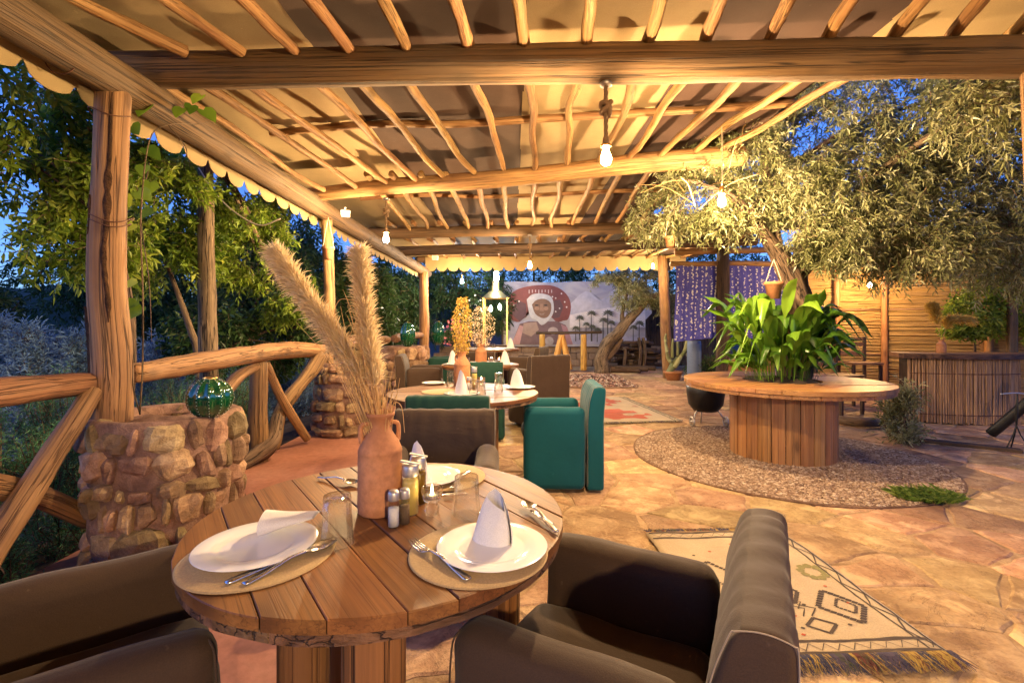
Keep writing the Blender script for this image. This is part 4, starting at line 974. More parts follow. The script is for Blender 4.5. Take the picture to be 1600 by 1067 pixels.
pendant('small far bulb on a thin cord above the golden oat vase', -1.1, 10.4, 2.75, 2.2, 0.003, 0, False)
pendant('bare bulb beside the far right post in front of the leaning tree', 3.02, 10.15, 2.85, 2.50, 0.003, 0, False, power=0.6)
pendant('bulb hanging among the olive leaves left of the trunk', 1.595, 3.6, 2.72, 2.168, 0.003, 0, False, power=1.25)
pendant('pendant bulb of the bay behind the camera, lighting the front table', 1.2, -2.4, 2.50, 2.08, 0.011, 0.036, power=2.2)
def floodlight(label, x, y, z, s, ang):
    t = thing('floodlight', label, 'floodlight', (x, y, z), 'white floodlights on the left plate'); A = Rz(ang) @ Rx(0.5); c = Vector((x, y, z))
    MB().rbox((s, s * 0.35, s * 0.75), 0.008, c, A, n=2).build('housing', M['white'], t)
    MB().box((s * 0.8, 0.004, s * 0.55), c + A @ Vector((0, -s * 0.18, 0)), A).build('lens', M['dull_metal'], t, smooth=False)
    MB().box((s * 0.2, 0.01, s * 0.8), c + A @ Vector((0, s * 0.2, s * 0.2)), A).build('bracket', M['white'], t, smooth=False)
floodlight('white floodlight box beside the nearer left rafters', -1.92, 5.45, 2.50, 0.11, 0.5)
floodlight('small white floodlight box at the far left corner of the canopy', -1.72, 10.6, 2.74, 0.14, 0.2)
# ------------------------------------------------------------------ things on the tables
def plate(x, y, z, d, label, group='white dinner plates'):
    k = d / 0.23; t = MB().lathe([(0.0005, 0.004), (0.060 * k, 0.004), (0.070 * k, 0.005), (0.074 * k, 0.008), (0.112 * k, 0.0115), (0.115 * k, 0.0128), (0.1135 * k, 0.0136), (0.0755 * k, 0.0108), (0.071 * k, 0.0080), (0.064 * k, 0.0070), (0.0005, 0.0070)], 56, (x, y, z)).build('dinner_plate', M['ceramic'], loc=(x, y, z))
    return tag(t, label, 'plate', group)
def placemat(x, y, z, d, label):
    mb = MB(); mb.lathe([(0.0005, 0.0035), (d / 2 - 0.004, 0.0035), (d / 2, 0.0022), (d / 2, 0.0004)], 64, (x, y, z), jit=0.006)
    return tag(mb.build('placemat', M['mat'], loc=(x, y, z)), label, 'placemat', 'round woven placemats')
def napkin_standing(x, y, z, h, ang, label, group='folded white napkins'):
    "a napkin folded to a pointed standing cone"
    nu, nv = 40, 12; vs = []; A = Rz(ang)
    for i in range(nu + 1):
        u = i / nu; a = u * 2 * PI * 1.22; sp_ = 1 - 0.16 * u
        top = h * (1.0 - 0.42 * abs(((u * 1.22) % 1.0) - 0.30) * 1.5)
        for j in range(nv + 1):
            v = j / nv; zz = top * v; q = h * 0.36 * sp_ * (1 - 0.74 * (zz / h) ** 1.5) 
            q *= 1 + 0.10 * math.sin(a * 3 + v * 4) * v + 0.04 * math.sin(a * 7 - v * 6) * v
            p = A @ Vector((q * math.cos(a) * 1.2 + 0.10 * zz, q * math.sin(a) * (0.78 - 0.5 * v), zz))
            vs.append((x + p.x, y + p.y, z + p.z))
    fs = [[i * (nv + 1) + j, (i + 1) * (nv + 1) + j, (i + 1) * (nv + 1) + j + 1, i * (nv + 1) + j + 1] for i in range(nu) for j in range(nv)]
    return tag(MB().add(vs, fs).build('folded_napkin', M['napkin'], loc=(x, y, z)), label, 'napkin', group)
def napkin_lying(x, y, z, L, ang, label):
    "the same cone lying on its side, open mouth first"
    nu, nv = 36, 14; vs = []; A = Rz(ang)
    for i in range(nu + 1):
        u = i / nu; a = u * 2 * PI * 1.25 + 0.4
        for j in range(nv + 1):
            v = j / nv; q = (0.030 * (1 - 0.72 * v) + 0.003) * (1 - 0.12 * u); l = L * v * (1 - 0.18 * abs(math.sin(a * 0.5))) + 0.012 * math.cos(a) * (1 - v)
            sq = 0.8 * (1 - 0.5 * v); wv = 1 + 0.10 * math.sin(a * 2 + v * 5)
            zc = q * sq * math.sin(a) * wv + 0.026 * sq + 0.012 * v
            p = A @ Vector((l, q * math.cos(a) * 1.15 * (1 + 0.7 * v), max(0.001, zc)))
            vs.append((x + p.x, y + p.y, z + p.z))
    fs = [[i * (nv + 1) + j, (i + 1) * (nv + 1) + j, (i + 1) * (nv + 1) + j + 1, i * (nv + 1) + j + 1] for i in range(nu) for j in range(nv)]
    return tag(MB().add(vs, fs).build('folded_napkin', M['napkin'], loc=(x, y, z)), label, 'napkin', 'folded white napkins')
def tumbler(x, y, z, h, r, label, up=False, group='drinking glasses'):
    "a fluted tumbler; upside down unless up"
    P = [(r * 0.80, 0.0), (r * 0.82, h * 0.05), (r * 0.86, h * 0.5), (r, h * 0.98), (r, h), (r * 0.96, h), (r * 0.94, h * 0.97), (r * 0.80, h * 0.5), (r * 0.74, h * 0.12), (r * 0.5, h * 0.08), (0.0005, h * 0.08)]
    base = [(0.0005, 0.0015), (r * 0.72, 0.0)]
    prof = base + P
    if not up: prof = [(q, h - zz) for q, zz in prof][::-1]
    mb = MB(); vs0 = len(mb.v); mb.lathe(prof, 40, (x, y, z), rib=0.028, nrib=10)
    return tag(mb.build('drinking_glass', M['glass'], loc=(x, y, z)), label, 'glass', group)
def spindle(sec, A, c, name, mat, parent=None, loc=None):
    "flat bar from sections (along, across-centre, half width, half thickness, height)"
    vs, fs = [], []
    for (l, o, w, th, zz) in sec:
        for (a, b) in ((-1, 0), (-0.6, 1), (0.6, 1), (1, 0), (0.6, -1), (-0.6, -1)):
            vs.append(c + A @ Vector((l, o + a * w, zz + b * th)))
    n = len(sec)
    for i in range(n - 1):
        for k in range(6): fs.append([i * 6 + k, (i + 1) * 6 + k, (i + 1) * 6 + (k + 1) % 6, i * 6 + (k + 1) % 6])
    fs += [[0, 1, 2, 3, 4, 5], [(n - 1) * 6 + k for k in (5, 4, 3, 2, 1, 0)]]
    return vs, fs
def cutlery(kind, p, q, z, label):
    "p = handle end, q = working end (world xy)"
    p, q = Vector((p[0], p[1], 0)), Vector((q[0], q[1], 0)); d = q - p; L = d.length; A = Rz(math.atan2(d.y, d.x)); c = Vector((p.x, p.y, z)); mb = MB()
    hz = 0.003
    if kind == 'knife':
        mb.add(*spindle([(0, 0, .006, .0022, hz), (L * .05, 0, .0085, .003, hz), (L * .3, 0, .007, .0032, hz + .001), (L * .48, 0, .0055, .003, hz + .002), (L * .52, 0.001, .008, .0012, hz + .002), (L * .8, 0.002, .0095, .001, hz + .001), (L * .95, 0.003, .006, .0008, hz), (L, 0.006, .001, .0006, hz)], A, c, '', None))
    else:
        mb.add(*spindle([(0, 0, .007, .0012, hz), (L * .04, 0, .0095, .0015, hz), (L * .2, 0, .007, .0018, hz + .002), (L * .45, 0, .0035, .002, hz + .010), (L * .62, 0, .0032, .002, hz + .009), (L * .68, 0, .005, .0018, hz + .006)], A, c, '', None))
        if kind == 'fork':
            mb.add(*spindle([(L * .66, 0, .005, .0016, hz + .007), (L * .72, 0, .0115, .0012, hz + .003), (L * .78, 0, .0125, .001, hz + .001)], A, c, '', None))
            for k in (-1.5, -.5, .5, 1.5):
                mb.add(*spindle([(L * .775, k * .0066, .0022, .001, hz + .001), (L * .9, k * .0064, .002, .001, hz + .003), (L, k * .006, .0009, .0007, hz + .009)], A, c, '', None))
        else:
            vs, fs = [], []; nu, nv = 16, 6; cc = L * .83; a_, b_ = L * .17, .0185
            for sgn in (1, -1):
                k0 = len(vs)
                for j in range(nv + 1):
                    f = j / nv
                    for i in range(nu):
                        th = 2 * PI * i / nu; u = cc + a_ * f * math.cos(th); v = b_ * f * math.sin(th) * (1 - 0.15 * math.cos(th))
                        zz = hz + 0.006 - 0.007 * (1 - f * f) + (0.0006 if sgn > 0 else 0)
                        vs.append(c + A @ Vector((u, v, zz)))
                for j in range(nv):
                    for i in range(nu):
                        qd = [k0 + j * nu + i, k0 + j * nu + (i + 1) % nu, k0 + (j + 1) * nu + (i + 1) % nu, k0 + (j + 1) * nu + i]
                        fs.append(qd if sgn > 0 else qd[::-1])
            mb.add(vs, fs)
    return tag(mb.build({'fork': 'fork', 'knife': 'table_knife', 'spoon': 'spoon'}[kind], M['steel'], loc=(c.x, c.y, z)), label, kind, 'cutlery on the front table' if z < 0.73 and p.y < 2 else None)
def vase(x, y, z, h, r, label, handle_angles=(PI, 0), group='terracotta vases'):
    k = h; t = thing('terracotta_vase', label, 'vase', (x, y, z), group)
    prof = [(0.0005, 0.003), (r * .93, 0.0), (r * .985, .012 * h), (r * 1.0, .10 * h), (r * .995, .30 * h), (r * .985, .50 * h), (r * .97, .60 * h), (r * .99, .605 * h), (r * .95, .64 * h), (r * .82, .71 * h), (r * .64, .77 * h), (r * .50, .82 * h), (r * .44, .86 * h), (r * .46, .90 * h), (r * .56, .945 * h), (r * .64, .962 * h), (r * .66, .98 * h), (r * .645, 1.0 * h), (r * .58, .995 * h), (r * .42, .93 * h), (r * .38, .86 * h), (r * .5, .75 * h), (r * .6, .5 * h)]
    b = MB().lathe(prof, 44, (x, y, z), jit=0.008).build('body', M['terracotta'], t)
    for a in handle_angles:
        e = Vector((math.cos(a), math.sin(a), 0)); c = Vector((x, y, z))
        MB().tube([c + e * r * .45 + Vector((0, 0, .89 * h)), c + e * r * .78 + Vector((0, 0, .875 * h)), c + e * r * .86 + Vector((0, 0, .80 * h)), c + e * r * .80 + Vector((0, 0, .70 * h))], [r * .09, r * .10, r * .10, r * .13], 8, 4).build('handle', M['terracotta'], t)
    return t
def bottle(x, y, z, h, r, label, liquid):
    t = thing('cruet_bottle', label, 'bottle', (x, y, z), 'oil and vinegar bottles')
    MB().lathe([(0.0005, 0), (r, 0), (r, h * .62), (r * .9, h * .70), (r * .72, h * .74), (r * .72, h * .80)], 24, (x, y, z)).build('glass_body', M['glass'], t)
    MB().lathe([(0.0005, 0.003), (r * .93, 0.003), (r * .93, h * .61), (r * .84, h * .67), (0.0005, h * .67)], 24, (x, y, z)).build('contents', M[liquid], t)
    lid = MB().lathe([(r * .95, h * .74), (r * 1.0, h * .76), (r * 1.0, h * .93), (r * .9, h * .96), (0.0005, h * .96)], 24, (x, y, z)).build('lid', M['dull_metal'], t)
    MB().box((r * 2.4, r * .5, .004), (x, y, z + h * .985), Ry(0.18)).build('flap', M['dull_metal'], lid, smooth=False)
    return t
def shaker(x, y, z, h, r, label, fill):
    t = thing('shaker', label, 'shaker', (x, y, z), 'salt and pepper shakers')
    MB().lathe([(0.0005, 0), (r, 0), (r, h * .5), (r * .9, h * .58), (r, h * .66), (r * .92, h * .74)], 20, (x, y, z)).build('glass_body', M['glass'], t)
    MB().lathe([(0.0005, .002), (r * .9, .002), (r * .9, h * .52), (0.0005, h * .52)], 20, (x, y, z)).build('contents', M[fill], t)
    MB().lathe([(r * .98, h * .73), (r * 1.02, h * .75), (r * 1.02, h * .92), (r * .85, h * 1.0), (0.0005, h * 1.0)], 20, (x, y, z)).build('cap', M['dull_metal'], t)
    return t
flame_m = emit('tealight_flame', (1, 0.72, 0.3), 60)
def tealight(x, y, z, h, r, label):
    t = thing('tealight_holder', label, 'candle holder', (x, y, z), 'glass tealight holders')
    MB().lathe([(0.0005, 0), (r * .62, 0), (r * .66, h * .25), (r * .45, h * .42), (r * .8, h * .52), (r, h * .85), (r * .95, h), (r * .85, h), (r * .72, h * .6), (0.0005, h * .56)], 40, (x, y, z), rib=0.04, nrib=20).build('ribbed_glass', M['glass'], t)
    MB().lathe([(0.0005, h * .58), (r * .66, h * .58), (r * .7, h * .72), (0.0005, h * .72)], 20, (x, y, z)).build('wax', M['ceramic'], t)
    MB().lathe([(0.0005, h * .73), (r * .10, h * .80), (r * .07, h * .95), (0.0005, h * 1.08)], 8, (x, y, z)).build('flame', flame_m, t)
    return t

def plume_np(name, path, L0, width, n, seed, parent, mat='plume', flen=0.03, fw=0.0016, droop=0.35):
    "feathery seed head: thousands of fine fibres that leave the stalk and nod"
    rs = np.random.RandomState(seed); P = np.array([p[:] for p in catmull(path, 8)]); m = len(P)
    t = rs.rand(n) ** 0.9; idx = t * (m - 1); i0 = np.minimum(idx.astype(int), m - 2); f = (idx - i0)[:, None]
    c = P[i0] * (1 - f) + P[i0 + 1] * f; d = P[i0 + 1] - P[i0]; d /= np.linalg.norm(d, axis=1)[:, None]
    a = rs.rand(n) * 2 * PI; up = np.array([0.3, 0.9, 0.1]); n1 = np.cross(d, up); n1 /= np.linalg.norm(n1, axis=1)[:, None]; n2 = np.cross(d, n1)
    wprof = np.interp(t, [0, .1, .3, .65, .9, 1], [0.25, .75, 1.0, .85, .5, .22]) * width
    lump = 0.62 + 0.5 * np.array([mn.noise(Vector((x * 14, y * 2.2, seed))) for x, y in zip(t, np.cos(a))]) + 0.12 * rs.rand(n)
    rad = (n1 * np.cos(a)[:, None] + n2 * np.sin(a)[:, None])
    s0 = c + rad * (wprof * lump * rs.rand(n) ** 0.5 * 0.8)[:, None]
    dirv = d * 1.05 + rad * 0.55 + rs.randn(n, 3) * 0.34; dirv[:, 2] -= droop * 0.5; dirv /= np.linalg.norm(dirv, axis=1)[:, None]
    ln = flen * (0.6 + 0.8 * rs.rand(n)); s1 = s0 + dirv * ln[:, None]; s2 = s1 + (dirv + np.array([0, 0, -droop])) * (ln * .55)[:, None]
    side = np.cross(dirv, rs.randn(n, 3)); side /= np.linalg.norm(side, axis=1)[:, None]; w = side * (fw * (0.7 + 0.8 * rs.rand(n)))[:, None]
    V = np.stack([s0 - w * .6, s0 + w * .6, s1 + w, s1 - w, s2], 1).reshape(-1, 3); k = np.arange(n) * 5
    F_ = np.concatenate([np.stack([k, k + 1, k + 2], 1), np.stack([k, k + 2, k + 3], 1), np.stack([k + 3, k + 2, k + 4], 1)])
    o = mesh_np(name, V, F_, M[mat], parent, None, np.repeat(np.clip(0.45 + 0.5 * (lump - 0.6) + 0.18 * rs.randn(n), 0, 1), 5), False)
    return tag(o, kind='stuff')
def stalks(mb, c, n, spread, hmin, hmax, lean, seed, r=0.0014, droopy=0.1):
    rs = random.Random(seed)
    for i in range(n):
        a = rs.uniform(0, 2 * PI); q = spread * math.sqrt(rs.random()); h = rs.uniform(hmin, hmax)
        b = Vector((q * math.cos(a) * .4, q * math.sin(a) * .4, 0)); e = Vector((lean[0] * h + q * math.cos(a) * 1.8, lean[1] * h + q * math.sin(a) * 1.8, h))
        mb.tube([c + b, c + b.lerp(e, .5) + Vector((rs.uniform(-.008, .008), rs.uniform(-.008, .008), .012)), c + e + Vector((rs.uniform(-droopy, droopy) * h, rs.uniform(-droopy, droopy) * h, -abs(rs.gauss(0, .02))))], [r, r * .8, r * .35], 5, 3, cap=False, r=rs.random())
    return mb

# front table (heights measured on its top)
z1 = T1[2] + 0.0012
def g1(px, py): v = G(px, py, z1); return v.x, v.y
pl = g1(406, 866); placemat(*pl, z1, 0.305, 'woven round placemat under the left plate with the lying napkin')
pr = g1(748, 862); placemat(*pr, z1, 0.30, 'woven round placemat under the right plate with the standing napkin')
pb = (g1(690, 742)[0], g1(690, 742)[1] - 0.02); placemat(*pb, z1, 0.29, 'woven round placemat at the back of the front table behind the bottles')
zm = z1 + 0.0037
q = G(402, 846, zm + .015); plate(q.x, q.y, zm, 0.248, 'white plate at the left of the front table with a napkin lying on it')
LN = (q.x, q.y)
q = G(769, 848, zm + .015); plate(q.x, q.y, zm, 0.24, 'white plate at the right of the front table with a standing napkin'); RN = (q.x, q.y)
q = G(664, 741, zm + .015); plate(q.x, q.y, zm, 0.225, 'white plate at the back of the front table behind the cruets'); BN = (q.x, q.y)
zp = zm + 0.0072
a = G(412, 824, zp + .015); napkin_lying(a.x, a.y, zp + .004, 0.125, 0.42, 'white napkin cone lying on its side on the left front plate')
a = G(768, 844, zp); napkin_standing(a.x, a.y, zp, 0.118, -0.5, 'white napkin standing as a pointed cone on the right front plate')
a = G(655, 747, zp); napkin_standing(a.x, a.y, zp, 0.118, 2.4, 'white napkin standing on the back plate of the front table')
a = g1(527, 848); tumbler(a[0], a[1], z1, 0.108, 0.037, 'upturned tumbler beside the left front plate')
a = g1(729, 803); tumbler(a[0], a[1], z1, 0.100, 0.037, 'upturned tumbler behind the right front plate')
a = g1(592, 800); VX, VY = a[0], a[1] ; V1H = 0.262
vase(VX, VY + 0.012, z1, V1H, 0.058, 'large terracotta vase with two pampas plumes on the front table', (PI + 0.35, 0.5))
a = g1(641, 802); bottle(a[0], a[1], z1, 0.135, 0.0215, 'pale vinegar bottle with a metal flip top beside the large vase', 'oil')
a = g1(654, 786); bottle(a[0], a[1], z1, 0.135, 0.0205, 'dark oil bottle half hidden behind the pale vinegar bottle', 'darkoil')
a = g1(615, 822); shaker(a[0], a[1], z1, 0.088, 0.0135, 'white salt shaker in front of the large vase', 'salt')
a = g1(632, 817); shaker(a[0], a[1], z1, 0.086, 0.013, 'dark pepper shaker next to the salt', 'pepper')
a = g1(675, 803); tealight(a[0], a[1], z1, 0.072, 0.027, 'lit ribbed glass tealight holder on the front table')
zc = zm + 0.0005
a, b = g1(352, 917), g1(505, 856); cutlery('knife', a, b, zc, 'table knife on the left placemat, next to the plate')
a, b = g1(380, 918), g1(526, 850); cutlery('spoon', a, b, zc, 'spoon with a bluish shine on the left placemat, outermost')
a, b = g1(733, 910), g1(644, 853); cutlery('fork', a, b, zc, 'fork on the right placemat, tines towards the shakers')
a, b = g1(733, 738), g1(706, 770); cutlery('fork', a, b, zc, 'fork on the back placemat near the right tumbler')
a, b = g1(870, 835), g1(832, 800); cutlery('knife', a, b, zc, 'knife behind the right plate with its handle end showing at the table rim')
a, b = g1(862, 824), g1(818, 790); cutlery('spoon', a, b, zc, 'spoon behind the right plate beside the knife at the table rim')
a, b = g1(498, 748), g1(560, 760); cutlery('spoon', a, b, zc, 'spoon left of the large vase on the bare boards')
a, b = g1(730, 776), g1(690, 776); cutlery('knife', a, b, zc, 'short dark knife end between the tealight and the right tumbler')
# pampas in the front vase
rim = Vector((VX, VY + 0.012, z1 + V1H))
def pamp(label, tip, mid, base_n, width, n, seed, sl=0.58):
    t = thing('pampas_plume', label, 'dried plant', rim, 'pampas plumes in the front vase'); c0 = rim + Vector((0, 0, -0.16))
    pts = catmull([c0, rim + (mid - rim) * 0.25, mid, tip], 6); k = int(len(pts) * (1 - sl))
    MB().tube([pts[i] for i in range(0, len(pts), 3)] + [pts[-1]], [0.0032, 0.0028, 0.0015], 6, 3).build('stalk', M['straw'], t)
    plume_np('plume', [pts[i] for i in range(k, len(pts), 3)] + [pts[-1]], 1, width, n, seed, t, flen=0.025, fw=0.0009)
Yp = VY + 0.012
pamp('long pampas plume leaning to the left out of the front vase', W(432, 397, Yp - .02), W(505, 500, Yp), 0, 0.021, 6500, 3, 0.62)
pamp('upright pampas plume standing above the front vase', W(562, 397, Yp + .05), W(576, 540, Yp + .03), 0, 0.019, 6000, 4, 0.60)
mb = stalks(MB(), rim + Vector((0.0, 0, -0.12)), 70, 0.040, 0.22, 0.46, (-0.30, 0.02), 5, 0.0013); stalks(mb, rim + Vector((0.012, 0, -0.12)), 14, 0.02, 0.14, 0.26, (0.10, 0), 6, 0.0013)
rr = rim + Vector((0.015, 0, 0)); mb.tube([rr + Vector((0, 0, -.05)), rr + Vector((0.02, 0, .02)), rr + Vector((.042, 0, .012)), rr + Vector((.05, 0, -.055))], [.0012, .0012, .0007], 5, 5)
lo = W(585, 470, Yp); mb.tube([rim + Vector((0, 0, -.05)), W(545, 560, Yp), W(523, 500, Yp), W(532, 468, Yp), W(560, 480, Yp), W(545, 530, Yp)], [.0013, .0012, .0008], 5, 6)
db = mb.build('dried_grass_bunch', M['straw'], loc=tuple(rim)); tag(db, 'bunch of thin dry straws spreading left in the front vase', 'dried plant')

# second table
z2 = T2[2] + 0.0012
def g2(px, py): v = G(px, py, z2); return v.x, v.y
def oats(label, x, y, z, h, w, n, seed, mat='oat'):
    t = thing('dried_oat_bunch', label, 'dried plant', (x, y, z)); mb = stalks(MB(), Vector((x, y, z - .1)), 26, w * .35, h * .5, h * .9, (0, 0), seed, 0.0016); mb.build('stalks', M['straw'], t)
    rs = np.random.RandomState(seed); tt = rs.rand(n); a = rs.rand(n) * 2 * PI; q = w * np.sqrt(rs.rand(n)) * np.interp(tt, [0, .25, .6, 1], [.5, .9, 1, .35])
    c = np.stack([x + q * np.cos(a), y + q * np.sin(a), z + h * tt], 1); d = np.stack([np.cos(a) * .5, np.sin(a) * .5, 0.3 - 1.4 * rs.rand(n)], 1) + rs.randn(n, 3) * .3; d /= np.linalg.norm(d, axis=1)[:, None]
    ln = 0.026 * (.7 + .6 * rs.rand(n)); s_ = np.cross(d, rs.randn(n, 3)); s_ /= np.linalg.norm(s_, axis=1)[:, None]; wv = s_ * (.0055 * (.7 + .6 * rs.rand(n)))[:, None]
    md = c + d * (ln * .45)[:, None]; V = np.stack([c, md + wv, c + d * ln[:, None], md - wv], 1).reshape(-1, 3)
    tag(mesh_np('oat_husks', V, np.arange(n * 4).reshape(-1, 4), M[mat], t, None, np.repeat(rs.rand(n), 4), False), kind='stuff'); return t
a = g2(722, 603); vase(a[0], a[1], z2, 0.285, 0.068, 'terracotta vase of golden oats on the second table', (PI - 0.2,)); oats('bunch of golden dried oats in the second vase', a[0], a[1], z2 + .27, 0.46, 0.085, 900, 7)
a = g2(722, 616); plate(*a, z2, 0.26, 'white plate at the near side of the second table'); napkin_standing(a[0] + .0, a[1], z2 + .007, 0.17, 2.2, 'napkin standing on the near plate of the second table')
a = g2(813, 606); plate(*a, z2, 0.24, 'white plate at the right of the second table'); napkin_standing(a[0] - .02, a[1], z2 + .007, 0.15, 2.6, 'leaning napkin on the right plate of the second table')
a = g2(712, 602); plate(a[0] - .2, a[1] + .1, z2, 0.2, 'small plate left of the oat vase on the second table')
for i, (px, py, hh, lb) in enumerate(((779, 612, .14, 'upturned tumbler with orange light, right of the oat vase'), (740, 616, .11, 'left tumbler of the pair in front of the oat vase'), (752, 617, .11, 'right tumbler of the pair in front of the oat vase'), (704, 604, .13, 'upturned tumbler left of the oat vase'))):
    a = g2(px, py); tumbler(a[0], a[1], z2, hh, 0.033, lb)
a = g2(741, 606); bottle(a[0], a[1], z2, 0.17, 0.022, 'vinegar bottle beside the oat vase on the second table', 'oil')
a = g2(733, 609); shaker(a[0], a[1], z2, 0.10, 0.018, 'salt shaker beside the oat vase on the second table', 'salt')
a = g2(752, 604); tealight(a[0], a[1], z2, 0.075, 0.03, 'lit tealight holder on the second table')
placemat(*g2(690, 612), z2, 0.3, 'woven placemat at the left of the second table')
# third table
z3 = T3[2] + 0.0012; z4 = T4[2] + .0012
vase(-0.40, 6.12, z3, 0.26, 0.075, 'small plain terracotta vase with pale dried grass on the third table', ()); oats('spread of pale dried grass in the third vase', -0.40, 6.12, z3 + .25, 0.5, 0.2, 800, 9, 'plume')
for (x, y, l) in ((-0.08, 6.0, 'right'), (-0.75, 6.05, 'left')):
    plate(x, y, z3, 0.26, 'white plate at the %s of the third table' % l); napkin_standing(x, y, z3 + .007, 0.18, 2.5, 'standing napkin on the %s plate of the third table' % l)
for (x, l) in ((-0.56, 'left'), (-0.26, 'right')): tumbler(x, 5.95, z3, 0.10, 0.035, 'tumbler just %s of the third vase' % l)
tealight(-0.17, 6.2, z3, 0.075, 0.03, 'lit tealight holder on the third table')
for (x, y, l) in ((-0.1, 8.85, 'right'), (-0.7, 8.8, 'left')):
    plate(x, y, z4, 0.26, 'white plate at the %s of the last table' % l)
napkin_standing(-0.02, 8.9, z4 + .007, 0.2, 2.5, 'standing napkin on the last table'); 
for k in range(3): tumbler(-0.62 + k * .14, 8.75, z4, 0.11, 0.036, ('left', 'middle', 'right')[k] + ' tumbler of the row of three on the last table')

# green glass cactus lanterns
def cactus(label, x, y, z, r, tall=1.0, lit=False):
    t = thing('cactus_lantern', label, 'lantern', (x, y, z), 'green glass cactus ornaments'); prof = []
    for k in range(17):
        ph = -PI / 2 * 0.86 + (PI / 2 * 0.86 + PI / 2 * 0.80) * k / 16; prof.append((r * math.cos(ph), (r * math.sin(ph) + r * 0.92) * tall))
    m = plain('cactus_glaze', (0.003, 0.065, 0.022), 0.08, spec=0.7, nscale=9, namt=0.5, bmp=0, coat=1.0) if 'cg' not in M else M['cg']; M['cg'] = m
    MB().lathe(prof, 72, (x, y, z), rib=0.06, nrib=12).build('ribbed_body', m, t)
    MB().lathe([(prof[-1][0], prof[-1][1] - .002), (prof[-1][0] * 1.05, prof[-1][1] + .006), (prof[-1][0] * .8, prof[-1][1] + .004), (prof[-1][0] * .75, prof[-1][1] - .02)], 24, (x, y, z)).build('rim', M['brass'], t)
    mb = MB(); bm = bmesh.new(); bmesh.ops.create_icosphere(bm, subdivisions=1, radius=r * .017); P = [v.co.copy() for v in bm.verts]; FF = [[v.index for v in f.verts] for f in bm.faces]; bm.free()
    for i in range(12):
        a = 2 * PI * i / 12
        for k in range(1, 16): q, zz = prof[k]; c = Vector((x + q * 1.06 * math.cos(a), y + q * 1.055 * math.sin(a), z + zz)); mb.add([c + p for p in P], FF)
    tag(mb.build('spine_dots', M['ceramic'], t), kind='stuff')
    if lit: MB().lathe([(0.0005, 0), (r * .2, 0), (r * .2, r * .3), (0.0005, r * .3)], 12, (x, y, z + 2 * r * .55)).build('candle', flame_m, t)
cactus('glossy green ribbed cactus lantern sitting on the near stone planter', -1.575, 2.47, 0.728, 0.103, 1.04)
cactus('tall green glass cactus on the far stone planter', -1.75, 7.95, 0.86, 0.12, 1.8); cactus('green glass cactus behind the corner post, right of the far planter', -1.45, 9.3, 0.85, 0.12, 2.0)
